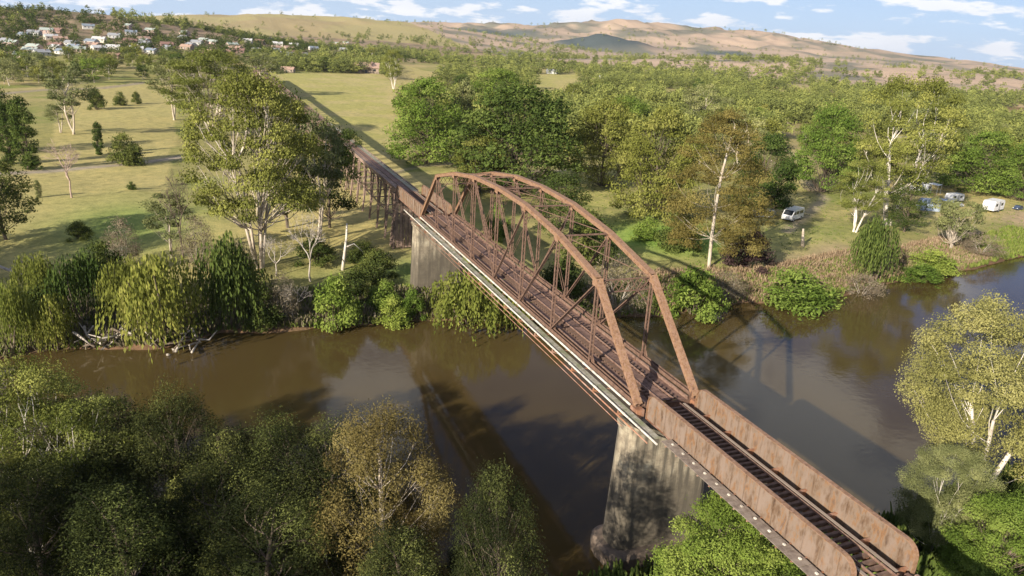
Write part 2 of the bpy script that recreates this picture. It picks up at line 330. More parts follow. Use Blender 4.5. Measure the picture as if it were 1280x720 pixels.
def build_ground():
    xs = axis(-400, 9500, -22, 140, 1.3, .016); ys = axis(-11500, 5200, -170, 90, 1.3, .016)
    X, Y = np.meshgrid(xs, ys, indexing='ij'); Z = G(X, Y)
    nx, ny = X.shape
    i, j = np.meshgrid(np.arange(nx-1), np.arange(ny-1), indexing='ij'); a = (i*ny+j).ravel()
    F = np.stack([a, a+ny, a+ny+1, a+1], 1)
    V = np.stack([X.ravel(), Y.ravel(), Z.ravel()], 1)
    x, y, z = V.T
    wob = 0
    sf = x - np.interp(y, FAR_Y, FAR_X); sn = np.interp(y, NEAR_Y, NEAR_X) - x
    col = np.zeros((len(V), 3)); L = lambda c: np.array(c)[None]
    def put(mask, c):
        nonlocal col
        w = np.clip(mask, 0, 1)[:, None]; col = col*(1-w) + L(c)*w
    n1 = fbm(x*.012, y*.012, 31, 4); n2 = fbm(x*.05, y*.05, 33, 4); n3 = fbm(x*.004, y*.004, 37, 3)
    col[:] = L((.29, .27, .10))
    put((n1-.46)*6, (.40, .325, .15)); put((n2-.50)*5, (.21, .235, .065))
    big = n3*2-.4
    put((big-.6)*3, (.30, .23, .13))
    # open fields
    for k, P in enumerate(FIELDS):
        w = inpoly(x+(n2-.5)*14, y+(n1-.5)*14, P)*.75
        put(w, [(.40, .375, .125), (.44, .375, .155), (.41, .38, .13), (.43, .365, .15)][k % 4])
    put(inpoly(x, y, FIELDS[0])*np.clip((n2-.42)*4, 0, .7), (.46, .38, .18))
    # greener ground near the river on the left, by the pier and on the right camp flat
    put(np.exp(-((x-128)**2/700+(y-58)**2/260))*1.1, (.22, .28, .075))
    put(np.exp(-((x-83)**2/120+(y-3)**2/420))*1.2, (.13, .22, .05))
    put(np.exp(-((x-98)**2/260+(y+68)**2/300))*1.3, (.20, .33, .06))
    put(np.exp(-((x-97)**2/160+(y+120)**2/1500))*.9, (.25, .27, .09))
    put(np.exp(-((x-88)**2/180+(y+180)**2/2600))*.8, (.27, .26, .09))
    # banks
    bankR = ((sf > 0) & (y < -35))*np.clip((26-sf)/10, 0, 1)
    put(bankR*.8, (.24, .23, .09)); put(bankR*np.clip((n2-.40)*5, 0, .95), (.42, .31, .20))
    put(((sf > -2) & (sf < 22) & (y > -35))*np.clip((22-sf)/9, 0, 1)*.75, (.13, .13, .055))
    put(((sf > -5))*np.clip((2.6-sf)/1.6, 0, 1), (.16, .10, .06))
    put((sn > -8)*np.clip((sn+8)/2, 0, 1), (.10, .10, .04)); put((sn > -8)*np.clip((3-sn)/2, 0, 1), (.11, .075, .05))
    # tracks and roads
    for pts, wd, c in ROADS: put(np.clip(1.4-polydist(x, y, pts)/wd, 0, 1)*.85, c)
    # hills
    hz = z-4
    hw = np.clip((hz-4)/10, 0, 1)
    far = np.hypot(x+52, y-38)
    put(hw*(far < 2300)*(y > -700), (.29, .215, .145))
    put(hw*(far < 2300)*(y > -700)*np.clip((n2-.47)*8, 0, .8), (.15, .14, .07))
    put(hw*(far >= 2300)*(y > -1000), (.36, .31, .145))
    put(hw*(far >= 2300)*(y > -1000)*np.clip((n3-.5)*6, 0, .6), (.33, .25, .14))
    put(np.exp(-((x-150)**2/50**2+(y-16)**2/16**2))*1.3, (.50, .42, .17))
    rr = (hw*(y <= -700)*(far > 900))
    put(rr, (.45, .34, .25)); put(rr*np.clip((n1-.47)*5, 0, .7), (.33, .265, .19))
    sc = np.clip((fbm(x*.006, y*.006, 51, 5)-.52)*9, 0, .9); put(rr*sc, (.17, .17, .13))
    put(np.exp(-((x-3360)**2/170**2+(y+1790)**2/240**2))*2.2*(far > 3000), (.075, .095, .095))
    for cx, cy, a_, b_ in HILLSPOTS: put(np.exp(-((x-cx)**2/a_**2+(y-cy)**2/b_**2))*1.8, (.10, .12, .11))  # cloud shadow painted as dark patches into the hill colour
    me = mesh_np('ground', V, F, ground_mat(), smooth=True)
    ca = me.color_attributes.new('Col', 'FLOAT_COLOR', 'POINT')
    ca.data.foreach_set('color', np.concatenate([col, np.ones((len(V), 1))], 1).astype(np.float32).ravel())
    o = link('ground', me); o['kind'] = 'structure'
    # water
    w = MB(); w.add([(-400, -1000, 0), (700, -1000, 0), (700, 1000, 0), (-400, 1000, 0)], [(0, 1, 2, 3)])
    o = part('river_water', w, water_mat(), None); o['kind'] = 'structure'

TREES = [
    ('gum_big', 92.9, 31.4, 36.5, 25.8, 'tallest gum left of the bridge with fanned pale stems and a broad olive crown'),
    ('gum_thin', 110.4, 17.9, 27.9, 12.8, 'slim grey-green gum with bare pale limbs standing close beside the timber viaduct'),
    ('gum_dark', 120.5, 23.5, 31.4, 15.8, 'dark green gum with dense shade between the tallest gum and the viaduct'),
    ('gum_big', 282.0, 37.7, 34.4, 37.4, 'wide gum with pale forked limbs on the paddock above the tallest gum'),
    ('gum_thin', 337.2, 54.8, 28.3, 22.8, 'narrow gum at the left side of the wide forked gum in the paddock'),
    ('bare_pink', 159.1, 72.5, 15.0, 12.6, 'leafless pinkish tree standing alone on the left paddock'),
    ('column', 232.1, 74.4, 11.2, 3.5, 'narrow dark cypress standing alone beside the paddock track'),
    ('bush_dark', 210.3, 64.5, 10.1, 11.7, 'round olive tree beside the track right of the lone cypress'),
    ('column', 202.8, 89.9, 21.2, 7.1, 'tall green poplar at the far left beside the long shadows'),
    ('column', 212.3, 96.5, 18.3, 5.9, 'slender dark poplar at the left edge of the picture'),
    ('gum_thin', 286.1, 94.0, 11.7, 10.7, 'small gum with a leaning trunk left of the tall pale-limbed gum on the paddock'),
    ('gum_thin', 281.9, 88.7, 27.0, 18.2, 'tall gum with bent pale limbs and thin crown on the left paddock'),
    ('bush_dark', 380.9, 92.3, 10.7, 10.2, 'largest of the three round dark shrubs in a row on the upper left paddock'),
    ('bush_dark', 401.0, 83.2, 7.5, 7.7, 'middle one of the three round dark shrubs in a row on the upper left paddock'),
    ('bush_dark', 414.1, 76.5, 6.9, 5.8, 'smallest round dark shrub at the right end of the row on the upper left paddock'),
    ('gum_dark', 238.3, 103.5, 21.1, 16.0, 'dark heavy-crowned tree cut by the left edge above the paddock'),
    ('gum_dark', 119.7, 78.7, 17.0, 13.7, 'dark olive tree at the left edge above the river bank'),
    ('sapling', 160.0, 79.8, 4.5, 1.8, 'thin young tree left of the leafless pinkish tree'),
    ('bush_small', 168.3, 59.6, 2.4, 2.6, 'small round bush alone on the green patch of the paddock'),
    ('cone', 201.4, 87.5, 4.7, 3.6, 'small cone-shaped conifer on the paddock below the tall poplar'),
    ('bush_grey', 98.3, 55.5, 9.6, 7.0, 'grey-brown twiggy shrub in the shaded hollow on the left'),
    ('bare_brown', 97.1, 45.3, 19.3, 10.2, 'bare brown-grey tree left of the tallest gum'),
    ('gum_thin', 100.0, 47.3, 13.5, 9.4, 'half-dead pale green tree behind the bright willow thicket'),
    ('bush_dark', 117.1, 65.2, 4.1, 5.6, 'low dark shrub in the long shadow at the paddock edge'),
    ('bush_grey', 92.1, 42.2, 11.1, 7.9, 'dry brown-green shrub at the foot of the tallest gum'),
    ('gum_dark', 119.9, 14.1, 25.0, 14.0, 'dense dark gum crowding the left side of the timber viaduct'),
    ('gum_dark', 166.1, 1.8, 17.8, 10.5, 'dark tree half covering the viaduct above the gap in its side'),
    ('gum_thin', 504.9, 3.2, 27.8, 35.9, 'olive gum in front of the distant end of the viaduct'),
    ('bush_green', 67.4, -120.7, 5.2, 11.6, 'low green bush on the slope below the flat-topped tree'),
    ('bush_grey', 75.3, -147.6, 5.7, 12.7, 'dry bush on the right bank below the white caravan'),
    ('bush_dark', 76.4, 64.6, 7.4, 7.9, 'dark shrub in deep shade behind the willows at the left edge'),
    ('bush_dark', 90.7, 58.1, 7.4, 8.6, 'dark shrub in the shaded hollow above the driftwood'),
    ('bush_dark', 82.7, 10.7, 6.1, 9.3, 'dark green shrub in the shade left of the far pier'),
    ('bush_dark', 78.4, 35.0, 6.2, 8.5, 'dark shrub between the tallest gum and the trailing dark willow'),
    ('bush_grey', 88.9, 35.2, 7.0, 7.5, 'grey twiggy shrub against the foot of the tallest gum'),
    ('bush_dark', 74.0, 16.8, 6.0, 8.1, 'dark green shrub just above the rounded bright green bush'),
    ('bush_green', 69.5, 12.0, 5.2, 6.8, 'leafy green shrub in the hollow left of the far pier'),
    ('bush_dark', 93.3, 20.7, 5.6, 9.0, 'dark scrub below the slim grey-green gum'),
    ('bare_grey', 67.7, 27.9, 7.1, 7.0, 'pale dead brushwood overhanging the water below the dead trees'),
    ('bush_dark', 92.5, 11.2, 5.1, 7.5, 'dark bush between the white dead stem and the viaduct'),
    ('bush_grey', 59.3, -89.9, 5.5, 10.4, 'dry brown bush at the waterline left of the weeping willow'),
    ('bush_green', 63.2, -112.2, 5.1, 11.2, 'low green scrub at the waterline right of the weeping willow'),
    ('bush_grey', 60.6, -54.7, 6.2, 9.0, 'dry brown bush on the bank under the truss shadow'),
    ('bush_green', 104.4, -22.1, 8.6, 6.8, 'green shrub seen through the far end of the truss'),
    ('willow', 65.2, 67.4, 10.8, 8.7, 'drooping olive willow at the left edge of the far bank'),
    ('willow', 66.3, 61.9, 8.8, 7.5, 'yellow-green willow second from the left edge on the far bank'),
    ('willow', 76.5, 66.2, 10.2, 9.2, 'dark willow behind the leftmost pair on the far bank'),
    ('willow', 63.7, 47.3, 14.3, 16.5, 'large bright willow thicket hanging over the water left of the gum'),
    ('willow', 72.3, 52.8, 10.1, 9.6, 'olive willow behind the driftwood heap'),
    ('willow_dark', 68.0, 38.0, 15.1, 14.1, 'tall dark willow trailing strands below the tallest gum'),
    ('willow_dark', 73.8, 59.2, 10.9, 10.7, 'dark shrubby willow in shade above the driftwood'),
    ('bush_grey', 68.1, 29.6, 8.7, 6.7, 'grey-green shrub under the dead trees on the far bank'),
    ('bush_green', 65.5, 21.0, 9.5, 8.9, 'rounded bright green bush at the waterline left of the first stone pier'),
    ('bush_green', 64.9, 11.6, 5.3, 6.9, 'low leafy green bush between the rounded bush and the stone pier'),
    ('willow', 60.2, -1.7, 10.7, 18.8, 'bright yellow-green willow under the bridge beside the stone pier'),
    ('bush_green', 65.6, 7.9, 5.6, 5.1, 'small pale green bush at the foot of the far stone pier'),
    ('bush_dark', 66.8, 32.5, 6.4, 6.6, 'dark green shrub overhanging the water under the dead trees'),
    ('bare_grey', 83.9, 22.9, 13.9, 9.7, 'dead grey tree with twisted limbs left of the white dead stem'),
    ('bare_grey', 87.7, 28.8, 8.6, 7.6, 'low dead tangle of grey branches under the tallest gum'),
    ('broad_bright', 210.7, -33.7, 30.4, 29.4, 'bright green broad tree just behind the far end of the arch truss'),
    ('column_loose', 218.4, -50.4, 29.7, 8.6, 'narrow pale green poplar between two broad trees behind the bridge'),
    ('broad_dark', 155.0, -47.3, 32.6, 39.4, 'large dark green rounded tree directly above the arch of the bridge'),
    ('broad_bright', 362.0, -117.3, 29.0, 37.7, 'light green tree top rising behind the large dark green tree'),
    ('broad_yellow', 162.6, -81.2, 28.6, 24.0, 'yellow-green broad tree with a white stem right of the large dark tree'),
    ('broad_yellow', 115.0, -71.3, 29.8, 22.9, 'yellow-green tree left of the tall olive-brown river oak'),
    ('broad_bright', 262.7, -147.0, 22.7, 27.2, 'light green tree behind the pair of yellow-green trees'),
    ('casuarina', 76.4, -62.2, 34.2, 23.1, 'tall olive-brown river oak with one straight pale trunk on the right bank'),
    ('broad_dark', 116.2, -108.7, 23.1, 19.2, 'dark green tree shading the parked vans beside the river oak'),
    ('gum_thin', 188.6, -158.2, 23.7, 22.6, 'grey-brown gum with pale limbs behind the dark tree by the vans'),
    ('broad_bright', 147.1, -161.0, 30.5, 22.7, 'bright green tree left of the big white-trunked gum'),
    ('gum_white', 100.7, -141.7, 41.8, 27.9, 'big white-trunked gum on the right bank with bent bare limbs'),
    ('gum_white', 95.0, -123.5, 19.7, 14.5, 'short white-forked gum beside the big white-trunked gum'),
    ('willow_green', 64.6, -98.9, 14.5, 12.6, 'dense green weeping willow in front of the white-trunked gums'),
    ('acacia', 79.3, -141.4, 13.4, 13.2, 'low flat-topped tree on the green slope near the caravans'),
    ('broad_bright', 138.7, -229.5, 22.4, 31.8, 'bright green tree behind the white caravan at the right'),
    ('broad_bright', 125.8, -234.9, 22.6, 17.6, 'bright green tree cut by the right edge of the picture'),
    ('gum_thin', 148.1, -210.4, 29.7, 24.4, 'grey-green gum behind the tents on the right bank'),
    ('gum_dark', 94.1, -141.1, 17.0, 12.4, 'dark shaded tree behind the white-trunked gum beside the tents'),
    ('bush_purple', 74.4, -71.4, 8.9, 11.8, 'dark purplish shrub at the base of the river oak'),
    ('bush_green', 57.3, -69.7, 7.2, 17.2, 'low yellow-green bush along the waterline right of the truss shadow'),
    ('bush_green', 56.8, -44.7, 10.1, 12.9, 'rounded green bush at the waterline seen through the near end of the truss'),
    ('bush_green', 98.1, -59.3, 6.1, 7.9, 'green bush on the bank behind the top chord of the truss'),
    ('bush_dark', 64.2, -20.1, 9.4, 10.5, 'dark green shrub behind the middle of the truss'),
    ('bush_grey', 59.5, -29.5, 11.2, 13.4, 'twiggy pale brown shrub seen through the near end of the arch'),
    ('bush_dark', 90.4, -62.8, 9.4, 11.5, 'dark shrub in the shade left of the river oak'),
    ('willow', 59.9, -8.8, 9.7, 10.2, 'olive willow under the middle of the bridge'),
    ('gum_dark', 102.5, -37.8, 16.4, 15.4, 'dark shaded gum seen through the middle of the arch'),
    ('bush_dark', 83.7, -35.8, 11.6, 12.2, 'dark scrub in the shadow behind the arch'),
    ('gum_white', 597.5, -109.7, 33.1, 18.0, 'tall bare-limbed pale gum beyond the far end of the green paddock'),
    ('broad_yellow', 156.2, -36.0, 16.8, 18.2, 'olive tree behind the far half of the arch truss'),
    ('gum_thin', 296.4, -212.3, 28.1, 22.3, 'round grey gum among the fields above the river oak'),
    ('gum_near', 10.5, 54.4, 19.4, 12, 'yellow-lit gum at the lower left corner with several white stems'),
    ('gum_near', 8.8, 50.6, 17.3, 12, 'olive gum with fine pale stems second from the lower left corner'),
    ('oak_near', 7.9, 45.9, 16.4, 11.5, 'dark green river oak between the olive gum and the bright-tipped one on the near bank'),
    ('oak_near', 6.0, 42.6, 18.3, 8.5, 'upright dark river oak with bright tips standing highest on the near left bank'),
    ('oak_near', 4.1, 38.6, 15.4, 10, 'dark river oak right of the highest upright one on the near bank'),
    ('oak_near', 2.7, 35.0, 16.6, 9.5, 'river oak with bright green tips left of the brown one'),
    ('brown_near', -3.8, 28.1, 19.4, 12.5, 'large brown and olive river oak in front of the brown water'),
    ('brown_near', -2.1, 25.8, 10.8, 7, 'lower golden-brown river oak at the bottom left of the middle'),
    ('oak_near', -13.5, 22.2, 18.8, 6.8, 'green river oak beside the dark water left of the near pier'),
    ('gum_near', 5.3, 48.3, 7.0, 9, 'pale olive shrub-like gum at the bottom edge on the left'),
    ('oak_near', 8.0, 41.2, 8.6, 9, 'dark young river oak at the bottom edge left of the brown ones'),
    ('oak_near', 3.4, 31.8, 6.9, 9, 'shaded young river oak at the bottom edge below the large brown one'),
    ('oak_near', -3.0, 20.4, 5.2, 6, 'small dark river oak at the bottom edge near the pier'),
    ('green_near', -12.6, 1.2, 11.8, 12.0, 'bright green tree growing up against the near plate girder span'),
    ('grey_near', -5.0, -40.5, 23.0, 21, 'big grey-yellow gum at the right edge with bare limbs inside its crown'),
    ('greyleaf_near', -11.7, -25.2, 11.4, 9, 'lower grey-leaved gum in front of the big gum at the right edge'),
    ('green_near', -19.1, -23.4, 10.7, 10, 'green tree in the lower right corner'),
    ('oak_near', 7.0, 49.0, 13.0, 11, 'bushy dark river oak between the two white-stemmed gums and the upright oak'),
    ('oak_near', 1.0, 39.5, 14.0, 11, 'bushy river oak just right of the highest upright one'),
    ('oak_near', 0.5, 31.0, 16.5, 11, 'dark river oak squeezed between the bright-tipped oak and the large brown one'),
    ('oak_near', -3.0, 46.0, 15, 11, 'shaded river oak hidden low behind the upright bright-tipped one at the bottom edge'),
    ('oak_near', -4.0, 36.0, 14, 11, 'shaded river oak low between the bright-tipped oak and the brown one at the bottom edge'),
    ('oak_near', 2.0, 52.0, 15, 11, 'shaded river oak low behind the white-stemmed gums in the lower left corner'),
    ('oak_near', -10.0, 28.0, 13, 9, 'shaded river oak low behind the golden-brown one at the bottom edge'),
    ('gum_near', -15.0, 79.0, 26, 16, 'added gum on the near bank outside the left edge of the picture, nearest the water'),  # this gum and the next two are added unseen, to shade the near oaks
    ('gum_near', -23.0, 64.0, 22, 14, 'added gum on the near bank outside the lower left corner of the picture'),
    ('gum_near', -3.0, 92.0, 30, 16, 'added gum on the near bank furthest outside the left edge of the picture'),
    ('gum_big', 68.0, 108.0, 26, 16, 'spreading gum on the far bank outside the left edge of the picture'),
    ('gum_big', 80.0, 101.0, 24, 15, 'second spreading gum on the far bank outside the left edge of the picture'),
    ('gum_dark', 71.0, 91.0, 21, 14, 'dark gum at the far waterline just outside the left edge of the picture'),
    ('gum_dark', 99.0, 101.0, 25, 18, 'third dark gum standing back from the far bank outside the left edge of the picture'),
    ('gum_dark', 88.0, 95.0, 25, 19, 'dark gum further up the far bank just outside the left edge of the picture'),
]
MID = [
    (194.3, -115.9, 3.33, 9.1, 2, 0, 802, 290),
    (219.0, -99.0, 3.54, 13.0, 0, 0, 719, 304),
    (225.5, -91.1, 3.55, 9.8, 0, 0, 689, 306),
    (178.4, -165.6, 3.17, 10.0, 1, 0, 964, 307),
    (161.8, -183.8, 3.64, 13.6, 4, 0, 1049, 308),
    (231.5, -83.7, 3.54, 12.6, 3, 0, 661, 309),
    (238.4, -74.3, 3.47, 15.6, 0, 0, 627, 311),
    (156.8, -200.8, 3.65, 17.4, 6, 0, 1103, 317),
    (169.2, -193.2, 3.7, 11.4, 6, 0, 1054, 320),
    (207.7, -152.0, 2.96, 13.2, 6, 0, 874, 322),
    (195.3, -179.3, 3.14, 10.7, 6, 0, 963, 329),
    (205.0, -167.9, 3.16, 10.9, 6, 0, 917, 329),
    (250.2, -96.2, 3.88, 13.4, 4, 0, 673, 331),
    (256.0, -86.6, 3.92, 13.1, 0, 0, 642, 332),
    (174.9, -205.1, 3.42, 9.0, 0, 0, 1068, 332),
    (170.4, -214.4, 3.5, 14.4, 5, 0, 1100, 336),
    (227.5, -151.2, 3.38, 16.8, 5, 0, 839, 338),
    (249.0, -117.8, 3.84, 14.4, 0, 0, 729, 339),
    (155.1, -238.8, 3.96, 13.3, 3, 0, 1195, 346),
    (223.8, -173.6, 3.33, 12.4, 1, 0, 898, 348),
    (250.3, -140.9, 3.74, 16.2, 0, 0, 782, 351),
    (242.9, -161.5, 3.69, 15.2, 6, 0, 840, 356),
    (230.1, -184.5, 3.66, 14.0, 1, 0, 912, 359),
    (271.8, -123.7, 3.91, 11.2, 0, 0, 716, 362),
    (145.3, -266.0, 3.29, 12.9, 5, 0, 1282, 362),
    (291.7, -89.2, 3.85, 9.4, 2, 0, 615, 366),
    (253.3, -171.6, 3.71, 10.3, 6, 0, 847, 370),
    (303.8, -67.5, 3.22, 16.1, 6, 0, 553, 371),
    (208.4, -231.7, 3.55, 13.4, 0, 0, 1053, 375),
    (162.4, -271.9, 3.78, 11.6, 5, 0, 1245, 377),
    (147.3, -281.9, 3.18, 13.9, 2, 0, 1308, 377),
    (302.3, -97.9, 3.85, 12.9, 4, 0, 626, 380),
    (310.1, -87.3, 3.94, 16.8, 2, 0, 595, 383),
    (261.8, -183.5, 3.99, 17.3, 1, 0, 860, 384),
    (163.8, -281.3, 3.63, 16.4, 2, 0, 1260, 385),
    (243.0, -213.5, 3.73, 16.2, 6, 0, 951, 388),
    (185.2, -274.0, 3.65, 16.7, 4, 0, 1190, 392),
    (328.8, -61.8, 3.65, 15.9, 6, 0, 523, 394),
    (199.1, -271.9, 3.68, 16.8, 5, 0, 1153, 399),
    (274.8, -193.7, 3.99, 16.5, 2, 0, 863, 401),
    (308.8, -136.9, 3.32, 13.2, 6, 0, 706, 401),
    (273.0, -210.2, 4.08, 13.7, 2, 0, 898, 409),
    (227.6, -266.2, 3.42, 11.2, 2, 0, 1082, 413),
    (251.5, -247.6, 3.15, 13.7, 2, 0, 1003, 417),
    (353.2, -71.7, 3.88, 12.3, 5, 0, 531, 420),
    (196.5, -302.3, 4.0, 11.3, 0, 0, 1216, 421),
    (308.1, -186.5, 3.74, 13.3, 0, 0, 806, 424),
    (350.4, -111.7, 3.68, 17.5, 2, 0, 617, 429),
    (182.7, -330.0, 3.42, 16.3, 0, 0, 1299, 436),
    (330.3, -181.0, 3.35, 15.4, 6, 0, 771, 441),
    (199.6, -325.9, 3.75, 10.8, 4, 0, 1250, 442),
    (291.9, -257.7, 3.41, 15.2, 5, 0, 958, 454),
    (309.1, -244.3, 3.34, 13.3, 6, 0, 911, 458),
    (371.5, -142.2, 3.4, 12.8, 2, 0, 661, 460),
    (388.8, -106.5, 3.85, 10.0, 0, 0, 581, 464),
    (327.4, -255.3, 3.24, 16.2, 5, 0, 906, 480),
    (245.5, -340.8, 3.34, 11.2, 1, 0, 1176, 482),
    (223.6, -356.9, 3.73, 15.5, 0, 0, 1247, 482),
    (319.6, -270.0, 3.59, 14.0, 0, 0, 941, 483),
    (289.8, -305.7, 3.57, 13.6, 6, 0, 1042, 485),
    (413.5, -112.3, 4.0, 17.6, 0, 0, 576, 489),
    (389.6, -202.3, 3.31, 12.0, 4, 0, 752, 503),
    (312.4, -313.0, 3.56, 13.3, 5, 0, 1019, 506),
    (349.0, -280.3, 3.27, 13.1, 6, 0, 920, 512),
    (420.8, -178.5, 3.63, 13.4, 5, 0, 687, 520),
    (445.4, -117.9, 3.82, 16.3, 4, 0, 569, 521),
    (349.7, -298.4, 3.2, 13.5, 3, 0, 947, 524),
    (306.5, -351.8, 3.39, 14.4, 5, 0, 1087, 530),
    (255.8, -404.4, 3.89, 14.2, 1, 0, 1252, 539),
    (475.3, -94.2, 3.92, 12.8, 5, 1, 513, 544),
    (445.8, -193.3, 3.9, 13.9, 4, 0, 692, 549),
    (384.9, -296.9, 3.39, 17.4, 1, 0, 904, 550),
    (376.2, -324.3, 3.49, 13.4, 6, 0, 953, 561),
    (369.9, -341.2, 3.47, 9.1, 0, 0, 984, 567),
    (489.7, -160.4, 3.41, 17.0, 0, 0, 614, 577),
    (266.7, -444.4, 3.09, 14.4, 2, 0, 1285, 578),
    (520.4, 157.5, 3.42, 17.3, 1, 1, 12, 585),
    (512.2, -119.1, 3.98, 15.6, 4, 0, 538, 586),
    (474.7, -221.6, 3.84, 16.9, 2, 0, 714, 587),
    (529.9, 162.3, 3.78, 15.5, 1, 1, 6, 595),
    (369.3, -387.0, 3.35, 13.5, 1, 0, 1047, 598),
    (349.8, -412.5, 3.36, 9.2, 1, 0, 1106, 604),
    (544.5, 145.5, 3.96, 11.7, 0, 1, 49, 606),
    (536.1, -137.1, 3.8, 11.9, 2, 0, 555, 614),
    (561.5, 134.3, 4.06, 11.2, 0, 1, 78, 621),
    (562.8, 147.3, 3.93, 16.6, 1, 1, 51, 624),
    (559.7, 163.5, 3.9, 15.2, 1, 1, 16, 624),
    (569.7, 115.4, 3.51, 17.8, 3, 1, 118, 627),
    (574.6, 24.4, 3.62, 13.3, 6, 1, 286, 627),
    (383.7, -415.7, 3.39, 16.1, 6, 0, 1065, 629),
    (419.9, -382.0, 3.6, 13.1, 4, 0, 981, 632),
    (574.7, 141.7, 4.02, 14.9, 0, 1, 67, 635),
    (566.2, 185.3, 4.0, 12.1, 0, 1, -28, 635),
    (521.2, -244.8, 3.72, 15.7, 1, 0, 715, 639),
    (523.0, -267.5, 3.75, 15.4, 4, 0, 744, 651),
    (589.9, 153.5, 4.04, 19.0, 1, 1, 48, 652),
    (595.0, 130.5, 3.95, 12.8, 4, 1, 95, 654),
    (591.6, 169.3, 4.08, 10.4, 4, 1, 17, 657),
    (595.1, 161.1, 4.12, 15.5, 2, 1, 35, 659),
    (604.2, 109.5, 3.87, 16.6, 2, 1, 136, 660),
    (592.3, 192.1, 4.19, 10.9, 5, 1, -30, 662),
    (351.0, -487.7, 3.65, 9.6, 5, 0, 1197, 662),
    (609.7, 42.0, 3.73, 16.4, 6, 1, 255, 662),
    (595.3, 176.7, 3.88, 18.8, 5, 1, 3, 662),
    (313.2, -515.4, 3.24, 11.7, 2, 0, 1288, 663),
    (608.2, 141.7, 4.1, 12.0, 0, 1, 77, 668),
    (617.0, 86.9, 3.88, 11.4, 4, 1, 179, 671),
    (589.0, -168.9, 4.23, 15.4, 4, 0, 577, 674),
    (618.8, 128.6, 4.13, 17.9, 5, 1, 104, 677),
    (490.7, -366.7, 3.25, 17.1, 4, 0, 892, 677),
    (616.5, 170.3, 3.99, 9.8, 0, 1, 24, 681),
    (611.5, 190.7, 3.88, 12.5, 1, 1, -18, 681),
    (614.6, 179.7, 3.82, 10.4, 4, 1, 5, 682),
    (627.0, 128.8, 4.11, 13.9, 5, 1, 106, 685),
    (556.2, -280.1, 3.62, 12.8, 2, 0, 738, 686),
    (633.6, 86.5, 3.76, 18.9, 0, 1, 182, 687),
    (636.2, 49.1, 4.13, 15.9, 2, 1, 244, 688),
    (625.4, 191.8, 3.93, 12.2, 4, 1, -14, 695),
    (449.9, -447.7, 3.78, 13.0, 1, 0, 1026, 698),
    (632.0, 197.4, 3.88, 10.3, 4, 1, -22, 702),
    (650.0, 31.7, 4.36, 12.9, 5, 1, 272, 702),
    (619.2, -176.8, 3.79, 12.4, 4, 0, 575, 705),
    (643.6, 159.9, 3.93, 9.9, 0, 1, 53, 706),
    (638.2, 187.8, 4.03, 15.5, 0, 1, -1, 706),
    (601.4, -236.4, 3.6, 15.3, 5, 0, 658, 709),
    (647.4, 152.5, 4.04, 11.2, 0, 1, 68, 709),
    (453.9, -464.0, 3.98, 14.2, 4, 0, 1040, 713),
    (432.9, -486.5, 3.7, 11.6, 1, 0, 1089, 714),
    (660.8, 79.5, 4.05, 10.3, 0, 1, 196, 714),
    (651.9, 174.3, 4.15, 15.8, 3, 1, 29, 717),
    (665.0, 70.1, 4.14, 12.5, 0, 1, 211, 718),
    (649.1, 198.1, 4.21, 12.1, 1, 1, -16, 719),
    (669.6, 79.3, 4.09, 16.8, 5, 1, 197, 723),
    (635.6, -188.9, 3.85, 11.5, 1, 0, 583, 724),
    (668.7, 115.7, 4.32, 13.7, 0, 1, 137, 725),
    (676.7, 62.1, 4.62, 18.7, 4, 1, 225, 729),
    (676.7, 131.2, 4.25, 15.0, 1, 1, 112, 735),
    (687.2, 90.0, 4.08, 10.7, 0, 1, 181, 741),
    (673.5, 196.9, 4.28, 17.5, 4, 1, -4, 743),
    (690.6, 48.7, 4.71, 18.7, 2, 1, 245, 743),
    (700.7, 89.9, 4.25, 15.1, 0, 1, 183, 755),
    (698.0, 127.6, 4.45, 17.4, 0, 1, 122, 755),
    (491.1, -487.6, 4.04, 11.1, 4, 0, 1027, 756),
    (441.4, -536.1, 3.87, 16.2, 4, 0, 1131, 757),
    (685.9, 204.6, 4.36, 14.6, 0, 1, -14, 757),
    (555.2, -415.3, 3.75, 9.6, 1, 0, 894, 758),
    (711.3, 52.8, 4.66, 15.2, 1, 1, 240, 763),
    (695.6, 203.4, 4.39, 12.3, 0, 1, -8, 766),
    (724.8, 125.0, 4.71, 13.2, 2, 1, 131, 782),
    (726.6, 137.5, 4.9, 16.1, 2, 1, 112, 785),
    (639.9, -341.8, 4.0, 11.3, 4, 0, 758, 789),
    (468.5, -556.3, 3.62, 16.1, 1, 0, 1121, 790),
    (727.3, 177.6, 4.97, 12.3, 5, 1, 47, 792),
    (676.8, -274.3, 3.96, 17.5, 5, 0, 665, 793),
    (736.9, 122.5, 4.96, 13.8, 2, 1, 137, 793),
    (557.5, -474.8, 3.47, 15.0, 0, 0, 954, 797),
    (745.0, 103.8, 5.31, 14.6, 2, 1, 166, 800),
    (747.9, -5.6, 4.38, 9.2, 0, 1, 320, 801),
    (735.9, 188.1, 5.03, 13.3, 0, 1, 32, 802),
    (709.9, -226.2, 4.18, 13.1, 4, 0, 598, 806),
    (748.7, 127.4, 5.48, 11.3, 2, 1, 131, 806),
    (750.5, 117.0, 5.38, 16.0, 1, 1, 147, 806),
    (741.7, -142.5, 4.42, 15.9, 2, 1, 492, 814),
    (760.7, 158.0, 5.86, 16.8, 0, 1, 87, 821),
    (770.3, -21.7, 4.91, 15.1, 0, 1, 339, 824),
    (757.3, 200.5, 5.42, 14.7, 4, 1, 18, 825),
    (779.0, 41.0, 5.33, 12.7, 0, 1, 257, 831),
    (769.3, 195.8, 5.95, 11.5, 1, 1, 30, 836),
    (785.0, 57.4, 5.74, 16.5, 1, 1, 235, 837),
    (780.9, 130.6, 6.28, 11.4, 1, 1, 132, 838),
